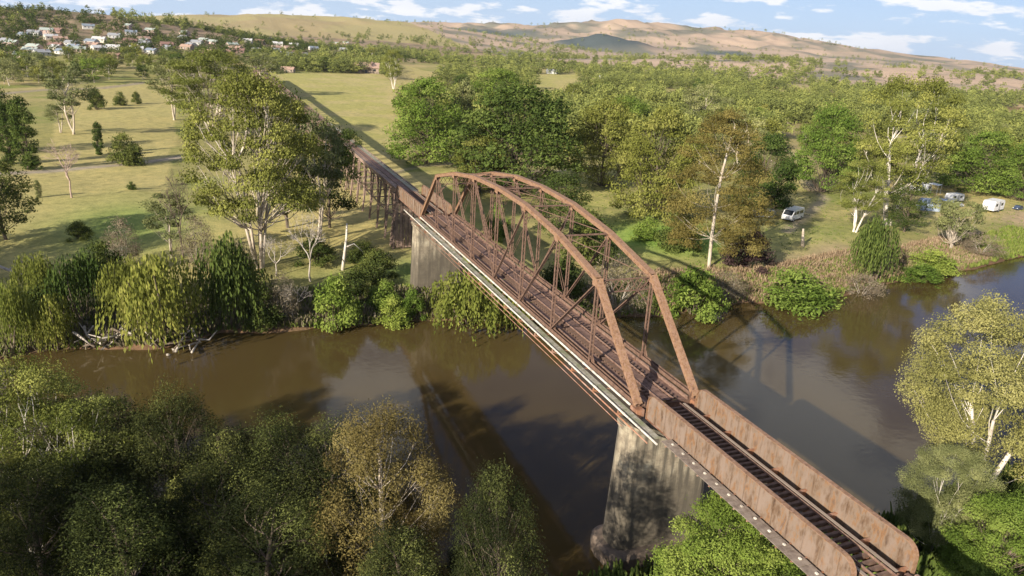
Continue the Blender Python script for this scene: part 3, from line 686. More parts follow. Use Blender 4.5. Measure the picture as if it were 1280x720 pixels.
    (449.4, -641.1, 3.45, 10.6, 1, 0, 1223, 844),
    (790.6, 111.3, 6.45, 18.3, 0, 1, 161, 846),
    (803.4, 78.0, 6.19, 16.3, 5, 1, 208, 856),
    (803.8, 29.6, 5.96, 16.7, 0, 1, 272, 856),
    (767.2, -225.7, 4.1, 12.2, 6, 0, 577, 861),
    (811.6, 50.6, 6.15, 11.2, 0, 1, 244, 864),
    (564.6, -571.0, 3.97, 12.5, 0, 0, 1040, 867),
    (815.0, 22.9, 5.97, 15.9, 1, 1, 280, 867),
    (816.5, 14.4, 5.81, 16.7, 2, 1, 291, 869),
    (816.7, 74.4, 6.67, 13.7, 2, 1, 213, 869),
    (832.3, 32.4, 6.51, 15.4, 4, 1, 268, 884),
    (671.9, -475.7, 3.96, 17.9, 4, 0, 871, 888),
    (827.7, -83.6, 5.4, 16.7, 4, 1, 406, 888),
    (781.4, -277.8, 3.73, 13.6, 3, 0, 625, 891),
    (849.3, 108.7, 7.81, 17.8, 0, 1, 170, 904),
    (859.3, 74.2, 7.59, 13.2, 1, 1, 215, 912),
    (869.4, -86.9, 6.31, 10.1, 5, 1, 403, 930),
    (878.6, 44.5, 7.94, 17.5, 4, 1, 252, 931),
    (877.8, -104.5, 6.17, 14.5, 0, 1, 421, 941),
    (894.4, 25.0, 8.37, 11.4, 1, 1, 275, 947),
    (907.9, 21.9, 9.49, 14.8, 4, 1, 279, 960),
    (890.8, -167.6, 5.3, 18.0, 0, 1, 483, 965),
    (903.4, -174.9, 5.67, 13.9, 4, 1, 488, 979),
    (928.9, -15.2, 9.77, 14.7, 5, 1, 319, 982),
    (923.6, -102.3, 7.81, 14.6, 0, 1, 412, 986),
    (936.9, -21.4, 10.32, 14.7, 4, 1, 325, 991),
    (964.8, -67.8, 9.03, 14.5, 0, 1, 371, 1022),
    (965.3, -105.1, 8.96, 10.8, 4, 1, 408, 1027),
    (966.3, -140.8, 7.92, 11.1, 2, 1, 443, 1034),
    (976.0, -115.2, 8.94, 17.5, 1, 1, 417, 1039),
    (969.6, -184.0, 7.11, 14.2, 5, 1, 483, 1045),
    (1076.9, -226.0, 8.99, 14.5, 0, 1, 498, 1159),
    (1088.2, -180.0, 10.87, 11.6, 2, 1, 458, 1161),
    (1123.8, -195.2, 11.84, 18.2, 2, 1, 465, 1199),
    (1129.2, -227.0, 10.49, 12.9, 0, 1, 489, 1211),
]
TOWN = [
    (1193.8, -244.0, 11.23, 8.6, 2, 491, 74),
    (1090.2, 142.0, 26.14, 8.9, 3, 152, 47),
    (1288.2, -274.8, 11.87, 11.1, 1, 498, 72),
    (851.4, 130.9, 7.7, 10.2, 2, 141, 75),
    (1222.9, 154.0, 46.9, 11.3, 1, 150, 26),
    (1961.6, -439.7, 16.65, 8.6, 3, 501, 61),
    (1219.8, -210.2, 13.85, 11.3, 4, 461, 70),
    (922.6, 31.8, 10.91, 8.2, 4, 267, 73),
    (1064.6, 87.3, 24.94, 9.2, 3, 208, 51),
    (2257.2, -353.9, 36.39, 13.1, 4, 436, 47),
    (1096.8, 239.6, 31.08, 10.0, 4, 45, 36),
    (969.1, 109.4, 16.23, 14.6, 3, 179, 62),
    (1264.3, 165.3, 50.63, 9.8, 4, 143, 22),
    (1202.0, 104.3, 38.15, 12.5, 0, 196, 37),
    (791.4, 159.9, 6.48, 14.9, 4, 90, 78),
    (1225.0, 275.5, 48.57, 9.3, 3, 29, 17),
    (1126.1, 9.3, 24.86, 9.7, 3, 286, 54),
    (2201.7, -546.4, 33.81, 12.9, 1, 522, 53),
    (1059.2, 202.4, 26.67, 11.1, 0, 81, 43),
    (1203.9, 147.6, 43.43, 11.5, 0, 155, 29),
    (1030.0, 10.8, 17.05, 14.4, 3, 287, 64),
    (1041.4, 255.8, 25.81, 8.3, 4, 15, 41),
    (935.0, 76.7, 12.21, 13.3, 0, 215, 69),
    (935.2, 224.0, 13.83, 14.8, 2, 31, 59),
    (1235.4, -143.0, 18.9, 11.6, 4, 408, 64),
    (1047.6, 137.1, 23.07, 9.5, 3, 154, 51),
    (2202.6, -234.5, 29.69, 11.6, 2, 387, 48),
    (1036.0, -13.5, 16.36, 11.5, 4, 311, 66),
    (907.5, 0.0, 8.87, 10.2, 3, 304, 77),
    (2173.0, -206.6, 26.38, 12.6, 4, 376, 49),
    (1317.6, 67.8, 42.62, 14.6, 4, 232, 34),
    (905.9, 193.2, 11.32, 14.5, 0, 66, 64),
    (1093.2, 99.7, 26.91, 13.2, 4, 196, 48),
    (833.2, 111.1, 7.46, 14.3, 3, 165, 77),
    (2185.3, -269.8, 29.83, 10.9, 3, 404, 49),
    (1003.4, -114.2, 9.92, 12.7, 1, 412, 77),
    (842.9, 231.2, 8.31, 9.5, 3, -3, 68),
    (1149.9, 50.9, 31.49, 10.0, 4, 246, 46),
    (1054.4, 24.4, 20.09, 13.1, 4, 273, 59),
    (1185.3, -18.7, 27.28, 8.7, 4, 309, 52),
    (1811.2, -487.7, 14.51, 9.5, 2, 543, 66),
    (1039.7, 166.6, 23.6, 13.6, 1, 120, 49),
    (1059.5, -14.6, 18.53, 9.9, 3, 311, 63),
    (2169.1, -132.6, 25.07, 13.1, 2, 342, 48),
    (1229.1, 309.8, 46.39, 11.5, 2, -6, 17),
    (1041.0, 92.7, 22.02, 9.7, 3, 201, 54),
    (1773.0, -443.6, 13.52, 14.7, 4, 526, 66),
    (1232.4, -182.2, 16.64, 15.0, 2, 438, 67),
    (1094.7, -126.3, 13.72, 11.6, 0, 411, 71),
    (870.5, 224.8, 9.85, 14.8, 3, 14, 66),
    (1287.1, -297.1, 10.97, 9.2, 4, 513, 74),
    (943.4, 37.2, 12.15, 14.0, 3, 261, 71),
    (776.6, 191.9, 6.3, 10.5, 2, 38, 77),
    (894.3, 96.3, 9.51, 8.3, 1, 190, 72),
    (1158.6, 124.8, 34.19, 8.5, 0, 175, 39),
    (986.8, 185.5, 18.14, 10.4, 2, 90, 55),
    (1139.9, 168.3, 34.91, 8.3, 1, 129, 37),
    (1141.1, 100.5, 32.04, 11.4, 1, 198, 43),
    (944.1, -5.0, 11.37, 8.9, 2, 307, 73),
    (1178.9, -64.6, 22.39, 9.8, 3, 349, 59),
    (1116.9, -98.8, 16.64, 8.3, 0, 384, 67),
    (1001.6, -36.0, 13.02, 8.7, 0, 336, 71),
    (2289.9, -455.5, 38.46, 8.6, 3, 476, 49),
    (1087.6, 80.1, 26.79, 12.1, 0, 216, 49),
    (970.1, -67.3, 9.61, 11.3, 1, 370, 77),
    (864.5, 110.6, 8.52, 15.0, 3, 169, 74),
    (1591.9, -337.0, 11.52, 8.7, 0, 493, 67),
    (979.7, 219.9, 17.34, 9.0, 0, 47, 54),
    (2250.3, -268.4, 34.63, 14.1, 1, 400, 46),
    (1024.8, -36.0, 14.67, 9.8, 4, 334, 69),
    (2074.2, -403.6, 23.19, 13.5, 0, 473, 56),
    (1271.5, 127.0, 46.49, 10.5, 0, 179, 28),
    (1125.4, -174.5, 12.63, 12.3, 0, 447, 73),
    (1146.9, 253.9, 37.07, 14.7, 3, 38, 29),
    (2137.2, -273.3, 26.08, 11.2, 0, 409, 51),
    (1032.6, 70.8, 20.47, 12.0, 2, 225, 57),
    (2208.1, -288.8, 32.46, 12.0, 0, 412, 48),
    (960.3, 177.4, 15.47, 13.5, 0, 96, 59),
    (1816.5, -237.8, 17.51, 10.3, 0, 415, 58),
    (1190.2, 230.3, 41.06, 8.6, 1, 70, 27),
    (999.9, 147.9, 19.13, 8.8, 1, 137, 55),
    (915.5, 71.1, 10.57, 12.2, 4, 221, 72),
    (1273.5, -71.4, 25.03, 14.0, 1, 348, 55),
    (2156.4, -169.5, 25.08, 8.6, 1, 360, 49),
    (2223.1, -399.3, 33.01, 14.6, 3, 458, 50),
    (1150.7, 154.1, 37.49, 10.1, 4, 144, 35),
    (1644.2, -312.6, 13.08, 14.5, 2, 472, 65),
    (979.2, 33.9, 15.0, 11.8, 3, 264, 66),
    (928.4, 58.8, 11.43, 10.7, 2, 236, 71),
    (1604.8, -238.9, 13.58, 12.6, 1, 434, 63),
    (823.2, 143.4, 7.28, 10.9, 0, 120, 76),
    (1160.9, -241.0, 10.59, 11.5, 4, 495, 76),
    (1156.3, 191.5, 39.15, 13.1, 4, 106, 31),
    (963.9, -84.7, 9.03, 11.1, 0, 388, 79),
    (1006.6, 249.9, 20.62, 8.1, 0, 14, 48),
    (1356.6, -325.0, 9.58, 11.6, 0, 520, 74),
    (2271.2, -654.8, 37.62, 8.7, 4, 557, 54),
    (901.0, 124.6, 10.24, 8.8, 2, 155, 70),
    (1101.9, -174.8, 11.45, 11.3, 3, 451, 75),
    (1125.8, -78.4, 17.57, 10.9, 2, 365, 65),
    (971.5, 125.5, 16.64, 11.0, 2, 160, 60),
    (2243.9, -606.3, 36.35, 8.7, 3, 541, 53),
    (938.7, 252.1, 14.41, 9.4, 3, -5, 56),
    (1067.5, 64.1, 24.72, 14.7, 2, 232, 53),
    (1287.5, 2.8, 34.12, 14.0, 0, 287, 44),
    (1511.2, -431.2, 8.83, 14.8, 2, 558, 74),
    (1173.9, 251.4, 40.55, 14.7, 0, 45, 26),
    (1121.4, -220.8, 10.19, 14.1, 0, 486, 77),
    (1087.4, 166.6, 27.92, 12.0, 4, 125, 44),
    (879.9, 75.0, 8.83, 8.2, 2, 215, 75),
    (2210.6, -83.9, 25.88, 14.1, 2, 317, 46),
    (1104.7, 220.7, 30.8, 9.0, 1, 68, 37),
    (1151.2, -135.4, 14.88, 12.7, 4, 411, 69),
    (1159.7, 296.4, 37.61, 9.4, 2, -6, 26),
    (1211.8, -242.7, 11.85, 8.6, 3, 487, 73),
    (1263.6, -54.8, 25.51, 12.1, 0, 335, 54),
    (1216.6, 297.1, 44.78, 9.2, 1, 5, 20),
    (1213.0, 260.6, 47.44, 13.5, 1, 42, 19),
    (929.6, 13.2, 10.88, 14.1, 4, 288, 74),
    (1500.4, -338.3, 9.42, 12.5, 2, 506, 71),
    (1082.6, 193.5, 28.05, 11.7, 3, 95, 42),
    (1809.5, -195.1, 18.26, 9.4, 0, 392, 56),
    (1140.0, -254.1, 9.51, 11.7, 4, 508, 78),
    (1124.3, 174.7, 30.51, 9.6, 1, 121, 41),
    (1105.3, 153.9, 29.79, 14.9, 0, 141, 42),
    (2076.3, -360.2, 22.67, 13.4, 0, 454, 55),
    (1212.6, 196.5, 45.73, 12.8, 4, 107, 25),
    (1277.7, -338.3, 8.86, 12.0, 2, 543, 77),
    (798.3, 176.6, 6.51, 8.6, 4, 67, 76),
    (869.4, 172.9, 9.04, 11.4, 3, 87, 70),
]
HOUSES = [
    (1056.0, 50.3, 22.7, 1, -0.13, 246, 56),
    (1132.7, -56.5, 19.35, 4, 0.63, 345, 62),
    (1153.7, 110.1, 33.81, 5, -0.22, 189, 40),
    (815.8, 204.5, 7.67, 5, -0.05, 29, 72),
    (1018.9, 0.2, 15.78, 2, 0.19, 298, 66),
    (1067.4, -74.6, 14.74, 2, 0.37, 367, 69),
    (1332.4, -185.4, 17.71, 0, 0.76, 429, 64),
    (1107.7, 131.7, 30.15, 3, 0.42, 164, 43),
    (1006.6, 84.7, 19.43, 2, 0.46, 209, 58),
    (1204.5, -64.5, 23.9, 0, 0.29, 347, 57),
    (1161.4, 137.8, 37.98, 5, -0.72, 161, 35),
    (1151.5, -76.2, 19.64, 4, 0.72, 361, 62),
    (973.2, 183.6, 16.52, 1, -0.25, 91, 57),
    (1044.1, 232.8, 24.69, 1, -0.05, 43, 44),
    (2012.5, -276.9, 18.96, 5, -0.14, 420, 56),
    (1193.1, -37.3, 26.12, 2, -0.14, 325, 54),
    (1004.6, 199.8, 19.94, 4, 0.54, 76, 51),
    (1033.7, 110.6, 21.51, 1, -0.72, 182, 54),
    (955.2, 139.5, 14.47, 0, 0.13, 142, 62),
    (884.7, 180.3, 9.76, 3, -0.35, 79, 68),
    (934.3, 176.2, 13.57, 3, -0.36, 94, 62),
    (1047.8, -25.3, 16.59, 1, -0.29, 322, 66),
    (870.6, 130.2, 8.56, 2, -0.32, 144, 73),
    (1165.7, -140.1, 15.7, 4, 0.1, 414, 68),
    (858.1, 195.7, 9.03, 1, 0.79, 53, 69),
    (1170.8, -18.4, 26.53, 0, 0.04, 309, 53),
    (1015.0, 159.9, 21.49, 0, 0.02, 124, 52),
    (1101.5, 66.6, 27.08, 1, -0.63, 230, 50),
    (1149.6, -180.4, 13.33, 2, -0.51, 449, 72),
    (944.8, 196.0, 14.07, 2, -0.12, 70, 60),
    (823.0, 222.0, 7.63, 4, -0.75, 5, 71),
    (966.8, 161.1, 15.66, 4, -0.31, 117, 59),
    (1154.0, 66.3, 32.84, 5, -0.72, 231, 44),
    (1060.5, 221.6, 27.88, 5, 0.21, 59, 41),
    (980.8, 82.2, 16.22, 1, -0.73, 211, 63),
    (1140.9, -159.3, 13.9, 2, 0.24, 433, 71),
    (1083.5, 213.1, 28.07, 2, -0.41, 73, 41),
    (1136.6, 185.1, 34.8, 3, 0.48, 111, 36),
    (1108.5, 40.9, 25.09, 5, -0.47, 256, 53),
    (935.2, 152.7, 13.55, 0, 0.79, 123, 63),
    (1076.9, 5.9, 21.65, 5, 0.68, 290, 58),
    (2053.3, -234.7, 20.75, 4, -0.06, 396, 53),
    (979.0, 14.2, 14.28, 2, -0.5, 285, 68),
    (2055.1, -310.4, 21.35, 5, -0.06, 432, 55),
    (1845.0, -202.0, 17.68, 3, -0.79, 393, 56),
    (1027.3, 127.6, 20.96, 2, 0.57, 162, 54),
    (916.2, 212.0, 12.41, 5, -0.33, 43, 62),
    (1032.8, 57.3, 19.66, 1, -0.73, 239, 59),
    (958.5, 245.4, 15.91, 1, -0.51, 9, 54),
    (940.8, 236.8, 14.78, 5, -0.29, 16, 57),
    (1639.7, -249.2, 14.49, 2, 0.77, 437, 62),
    (950.3, 114.7, 14.08, 0, 0.26, 171, 64),
    (1087.1, -54.7, 16.5, 1, 0.26, 347, 66),
    (962.0, 38.9, 13.86, 4, -0.27, 259, 68),
    (996.4, 61.5, 17.82, 4, -0.3, 234, 61),
    (1061.4, 147.2, 25.8, 1, 0.06, 144, 47),
    (1022.9, 239.4, 21.89, 3, -0.46, 31, 47),
    (1210.1, -119.6, 19.76, 3, 0.54, 392, 63),
    (1008.5, 109.6, 18.97, 1, -0.15, 181, 57),
    (1823.3, -177.7, 17.39, 4, 0.5, 382, 56),
    (1055.1, 113.4, 23.74, 4, 0.79, 180, 51),
    (997.0, 166.1, 18.77, 3, -0.34, 115, 55),
    (2087.5, -115.6, 20.5, 1, -0.3, 336, 50),
    (882.9, 209.6, 10.01, 5, -0.01, 39, 66),
    (919.3, 191.9, 12.66, 0, -0.6, 71, 62),
    (931.5, 44.6, 11.46, 2, 0.28, 252, 71),
    (1087.4, 29.3, 23.59, 5, -0.41, 267, 55),
    (1233.2, -92.1, 22.73, 0, -0.15, 368, 58),
    (1049.9, 3.0, 17.97, 4, -0.12, 294, 63),
    (938.6, 98.1, 13.04, 3, -0.5, 190, 67),
    (916.3, 170.1, 11.91, 5, 0.31, 99, 65),
    (1020.5, 212.0, 21.4, 0, 0.72, 64, 49),
]
SPOT = {'drift1': (66.2, 55.1, 0.8), 'drift2': (64.0, 47.3, 0.5), 'stick': (89.2, 16.1, 2.6), 'stick2': (103.5, 11.7, 3.0), 'log': (92.0, 70.6, 2.9), 'van': (109.3, -114.4, 3.6), 'van2': (112.7, -106.4, 3.8), 'car': (120.6, -195.3, 2.9), 'caravan': (113.0, -202.7, 2.8), 'caravan2': (127.0, -202.1, 3.1), 'tent1': (117.1, -177.9, 3.1), 'tent2': (141.5, -202.7, 3.6), 'car2': (114.8, -218.1, 2.5), 'stump': (86.5, -97.8, 2.8), 'lean': (77.9, -67.4, 2.5), 'whitestem': (162.8, -80.7, 3.8), 'barn': (979.1, -70.1, 10.3), 'barn2': (796.3, -40.6, 4.9), 'shed': (839.0, -132.5, 5.3), 'roofmid': (915.5, -487.3, 4.9), 'shed2': (1044.1, -463.7, 5.7), 'shed3': (360.7, -419.4, 3.1), 'shed4': (837.2, -500.1, 4.0)}
FIELDS = [
    ((761, -25), (836, -151), (618, -120), (354, -63), (196, -22), (193, -49), (158, -23), (108, 4), (110, 14), (111, 26), (892, -18)),
    ((509, 119), (640, 61), (337, 52), (144, 51), (112, 29), (69, 32), (76, 71), (179, 92), (220, 88)),
    ((1006, -407), (1041, -507), (755, -379), (659, -269)),
    ((880, -395), (1006, -557), (854, -473), (672, -299)),
    ((676, -426), (763, -536), (571, -406), (525, -331)),
    ((255, -233), (256, -250), (113, -130), (99, -97)),
    ((191, -79), (208, -112), (131, -69), (143, -57)),
    ((133, -225), (131, -245), (43, -120), (58, -34), (99, -58), (114, -121)),
    ((318, -366), (312, -506), (278, -457), (286, -332)),
    ((699, -569), (904, -849), (703, -666), (559, -462)),
    ((342, -491), (284, -466), (239, -400), (309, -448)),
    ((453, -70), (1075, -228), (859, -238), (635, -155)),
]
ROADS = [
    ([(196, 96), (200, 84), (206, 73), (214, 60), (226, 49)], 2.3, (0.33, 0.28, 0.25)),
    ([(246, -233), (206, -206), (165, -171), (137, -153), (118, -129), (98, -103)], 1.8, (0.36, 0.3, 0.21)),
    ([(452, 149), (498, 133), (524, 104), (593, 82)], 4, (0.3, 0.25, 0.2)),
    ([(598, -116), (476, -122), (362, -117)], 3, (0.32, 0.28, 0.2)),
    ([(305, -353), (304, -415), (278, -457)], 3, (0.38, 0.34, 0.27)),
    ([(190, -60), (194, -81), (205, -107)], 1.8, (0.36, 0.31, 0.21)),
    ([(140, 18), (181, -4), (205, -29), (217, -57)], 1.5, (0.33, 0.28, 0.2)),
]
HILLSPOTS = [(3088, -2318, 90, 150), (2836, -2311, 70, 120), (4035, -1377, 160, 300)]

build_ground()
print('ground', time.time()-T0)

# ---------------------------------------------------------------- the bridge
DK = 16.0; PN = 77.5/8; TW = 3.19
HT = [0, 9.1, 11.2, 12.4, 12.7, 12.4, 11.2, 9.1, 0]
def laced(mb, p, q, w, d, flat_axis, bar=.05):
    """two channels joined by zigzag lacing; w apart along flat_axis"""
    p = Vector(p); q = Vector(q); a = Vector(flat_axis)*w/2
    mb.beam(p-a, q-a, d, .09, up=flat_axis); mb.beam(p+a, q+a, d, .09, up=flat_axis)
    L = (q-p).length; n = max(2, int(L/(w*1.3)))
    for i in range(n):
        s = p.lerp(q, i/n); t = p.lerp(q, (i+1)/n)
        e = a if i % 2 else -a
        mb.beam(s-e, t+e, .09, .035, up=(0, 1, 0) if abs(a.y) < .1 else (1, 0, 0))
sleeper_me = MB().box(-.125, .125, -1.35, 1.35, -.13, .13).mesh('sleeper', TIMBERD)
sleeper_l = MB().box(-.12, .12, -1.3, 1.3, -.13, .13).mesh('sleeper', TIMBER)
def rails(parent, x0, x1, z):
    for y in (.72, -.72):
        m = MB(); m.box(x0, x1, y-.075, y+.075, z, z+.02); m.box(x0, x1, y-.012, y+.012, z+.02, z+.12); m.box(x0, x1, y-.036, y+.036, z+.12, z+.165)
        part('rail', m, RAILM, parent)
random.seed(3)
def sleepers(parent, x0, x1, step, me, z=0):
    x = x0
    while x < x1:
        o = link('sleeper', me, parent, (x, random.uniform(-.05, .05), z)); o.rotation_euler = (0, 0, random.uniform(-.02, .02))
        x += step*random.uniform(.93, 1.07)
def truss():
    t = thing('truss_span', 'rusty arched steel railway truss crossing the brown river', 'bridge', (0, 0, DK))
    for s in (1, -1):
        y = s*TW
        nodes = [(i*PN, y, HT[i]) for i in range(9)]
        for i in range(8):
            p, q = Vector(nodes[i]), Vector(nodes[i+1])
            m = MB()
            d = (q-p).normalized()
            up = Vector((0, 1, 0)).cross(d).normalized(); up = up if up.z > 0 else -up
            # box chord: two webs and a cover plate standing proud
            for e in (-.26, .26): m.beam(p+Vector((0, e, 0)), q+Vector((0, e, 0)), .07, .5, up=up)
            m.beam(p+up*.27, q+up*.27, .74, .045, up=up)
            m.beam(p-up*.2, q-up*.2, .40, .03, up=up)
            part('end_post' if i in (0, 7) else 'top_chord', m, CHORD, t)
        for i in range(1, 8):
            b = nodes[i]
            for e in (.31, -.335):
                m = MB(); m.prism([(b[0]-.55, b[2]-.62), (b[0]+.55, b[2]-.62), (b[0]+.5, b[2]+.15), (b[0]-.5, b[2]+.15)], 'y', y+e, y+e+.025)
                part('gusset_plate', m, CHORD, t)
            m = MB(); laced(m, (b[0], y, .2), (b[0], y, b[2]-.25), .34, .2, (0, 1, 0)); part('vertical_post', m, WEB, t)
            m = MB(); m.prism([(b[0]-.5, -.3), (b[0]+.5, -.3), (b[0]+.5, .3), (b[0]+.15, .75), (b[0]-.15, .75), (b[0]-.5, .3)], 'y', y-.24, y-.215); part('foot_plate', m, WEB, t)
        def diag(i, j, w, nm='diagonal'):
            m = MB(); a = (i*PN, y, HT[i]-.3 if HT[i] else .1); b = (j*PN, y, HT[j]-.3 if HT[j] and j in TOPN[j:j+1] else .1)
            laced(m, a, (j*PN, y, .1), w, .12, (0, 1, 0)); part(nm, m, WEB, t)
        TOPN = []
        for i, j, w in ((1, 2, .3), (2, 3, .28), (3, 4, .22), (5, 4, .22), (6, 5, .28), (7, 6, .3)): diag(i, j, w)
        for i, j in ((4, 3), (4, 5), (5, 6)):
            m = MB()
            for e in (-.14, .14): m.tube([(i*PN, y+e, HT[i]-.3), (j*PN, y+e, .1)], .035, 5)
            part('tie_rod', m, WEB, t)
        for i in range(8):
            m = MB(); x0, x1 = i*PN+.004, (i+1)*PN-.004
            for e in (-.19, .19): m.box(x0, x1, y+e-.035, y+e+.035, -.22, .22)
            m.box(x0, x1, y-.15, y+.15, -.2, -.17)
            part('bottom_chord', m, WEB, t)
        m = MB(); m.box(-.6, .6, y-.4, y+.4, -1.0, -.25); m.box(-.4, .4, y-.3, y+.3, -1.3, -1.0); part('bearing', m, RUST, t)
        m = MB(); m.box(76.9, 78.1, y-.4, y+.4, -1.0, -.25); m.box(77.1, 77.9, y-.3, y+.3, -1.3, -1.0); part('bearing', m, RUST, t)
    for i in range(2, 7):   # sway frames between the top chords
        x, h = i*PN, HT[i]
        m = MB(); laced(m, (x, -TW+.3, h-.05), (x, TW-.3, h-.05), .3, .1, (1, 0, 0))
        m.beam((x, -TW+.25, h-1.5), (x, -.2, h-.2), .07, .07); m.beam((x, TW-.25, h-1.5), (x, .2, h-.2), .07, .07)
        m.beam((x, -TW+.25, h-1.5), (x, TW-.25, h-1.5), .08, .08)
        part('sway_frame', m, WEB, t)
    for i in range(1, 7):
        for s in (1, -1):
            m = MB(); m.tube([(i*PN, s*(TW-.3), HT[i]), ((i+1)*PN, -s*(TW-.3), HT[i+1]-.04*s)], .045, 5); part('lateral_rod', m, WEB, t)
    for i, k in ((1, 1), (7, -1)):
        x, h = i*PN, HT[i]; m = MB()
        for dz in (0, -1.3): m.beam((x-k*dz*-1.0*.0, -TW+.3, h+dz-.1), (x, TW-.3, h+dz-.1), .14, .12)
        n = 8
        for j in range(n):
            y0 = -TW+.3+(2*TW-.6)*j/n; y1 = -TW+.3+(2*TW-.6)*(j+1)/n
            m.beam((x, y0, h-.15 if j % 2 else h-1.35), (x, y1, h-1.35 if j % 2 else h-.15), .06, .06)
            m.beam((x, y0, h-1.35 if j % 2 else h-.15), (x, y1, h-.15 if j % 2 else h-1.35), .05, .05)
        for s in (1, -1): m.beam((x, s*(TW-.25), h-3.0), (x, s*(TW-1.7), h-1.4), .12, .12)
        part('portal_frame', m, WEB, t)
    for i in range(9):
        m = MB(); x = i*PN + (.25 if i == 0 else -.25 if i == 8 else 0)
        m.box(x-.03, x+.03, -TW+.22, TW-.22, -1.05, -.32); m.box(x-.17, x+.17, -TW+.22, TW-.22, -.32, -.29); m.box(x-.17, x+.17, -TW+.22, TW-.22, -1.08, -1.05)
        for s in (1, -1): m.prism([(s*(TW-.2), -.3), (s*(TW-.2), .9), (s*(TW-.75), -.3)], 'x', x-.02, x+.02)
        part('floor_beam', m, WEB, t)
    for y in (-2.25, -.8, .8, 2.25):
        m = MB(); m.box(.3, 77.2, y-.12, y+.12, -.285, -.265); m.box(.3, 77.2, y-.012, y+.012, -.75, -.285); part('stringer', m, RUST, t)
    sleepers(t, .6, 77, .66, sleeper_me, -.13+.01)
    rails(t, .1, 77.4, .015)
    for i in range(8):      # plates between and beside the rails
        x0, x1 = i*PN+.12, (i+1)*PN-.12
        for a, b in ((-.52, -.02), (.02, .52)):
            m = MB(); m.box(x0, x1, a, b, .012, .03); part('deck_plate', m, FLOORM, t)
        for s in (1, -1):
            a, b = sorted((s*1.36, s*2.3))
            m = MB(); m.box(x0+.1, x1-.1, a, b, -.255, -.235)
            part('side_plate', m, FLOORM, t)
            m = MB(); m.box(x0, x1, s*2.36-.06, s*2.36+.06, -.26, .1)
            part('edge_angle', m, RAILM, t)
    return t
truss()
def girder_span(x0, x1, label, yg=2.68, top=1.62, bot=-.95, me=None, far=False):
    xc = (x0+x1)/2; t = thing('girder_span', label, 'bridge', (xc, 0, DK)); L = (x1-x0)/2
    for s in (1, -1):
        y = s*yg
        r = 1.0
        prof = [(-L, bot), (L, bot)] + [(L-r+r*math.cos(a), top-r+r*math.sin(a)) for a in np.linspace(0, math.pi/2, 7)] + [(-L+r-r*math.sin(a), top-r+r*math.cos(a)) for a in np.linspace(0, math.pi/2, 7)]
        m = MB(); m.prism(prof, 'y', y-.012, y+.012)
        g = part('plate_girder', m, PLATE, t)
        # flange plate bent over the rounded ends
        edge = [(-L, bot)] + [(-L+r-r*math.cos(a), top-r+r*math.sin(a)) for a in np.linspace(0, math.pi/2, 7)] + [(L-r+r*math.sin(a), top-r+r*math.cos(a)) for a in np.linspace(0, math.pi/2, 7)] + [(L, bot)]
        m = MB()
        n = len(edge)
        for i, (a, z) in enumerate(edge):
            nx = -1 if i == 0 else 1 if i == n-1 else 0
            pa, pb = edge[max(i-1, 0)], edge[min(i+1, n-1)]; dx, dz = pb[0]-pa[0], pb[1]-pa[1]; l = math.hypot(dx, dz)
            ox, oz = -dz/l*.04, dx/l*.04
            for yy, k in ((-.2, 0), (.2, 0), (.2, 1), (-.2, 1)): m.v.append((a+ox*k, y+yy, z+oz*k))
        for i in range(n-1):
            for k in range(4): m.f.append((i*4+k, i*4+(k+1)%4, i*4+4+(k+1)%4, i*4+4+k))
        m.f.append((3, 2, 1, 0)); m.f.append(tuple((n-1)*4+k for k in range(4)))
        part('flange', m, CHORD, g)
        m = MB(); m.box(-L, L, y-.2, y+.2, bot-.045, bot-.002); part('flange', m, RUST, g)
        k = -L+1.2
        while k < L-.6:
            for e in (1, -1):
                m = MB(); m.box(k-.045, k+.045, *sorted((y+e*.013, y+e*.03)), bot+.02, top-.06); m.box(k-.011, k+.011, *sorted((y+e*.03, y+e*(.085 if e == -s else .13))), bot+.02, top-.06)
                part('stiffener', m, PLATE, g)
            k += 1.55
    x = -L+.4
    while x < L:
        m = MB(); m.box(x-.02, x+.02, -yg+.02, yg-.02, -.85, -.3); m.box(x-.13, x+.13, -yg+.02, yg-.02, -.295, -.275); part('floor_beam', m, RUST, t); x += 1.55*2
    for y in (-.75, .75):
        m = MB(); m.box(-L, L, y-.13, y+.13, -.26, -.24); m.box(-L, L, y-.015, y+.015, -.7, -.26); part('stringer', m, RUST, t)
    sleepers(t, -L+.2, L, .62, me or sleeper_me, -.1)
    m = MB(); m.box(-L, L, -1.3, -1.05, .036, .1); part('guard_board', m, TIMBER, t)
    m = MB(); m.box(-L, L, 1.05, 1.3, .036, .1); part('guard_board', m, TIMBER, t)
    rails(t, -L-.01, L+.01, .035)
    return t
girder_span(-25.2, -1.0, 'near plate girder span with tall rusty side girders with rounded ends')  # its sleepers use the dark timber, girder shade put into their colour
girder_span(78.7, 99.5, 'far plate girder span between the arched truss and the timber viaduct', yg=2.75, top=1.5, me=sleeper_me)

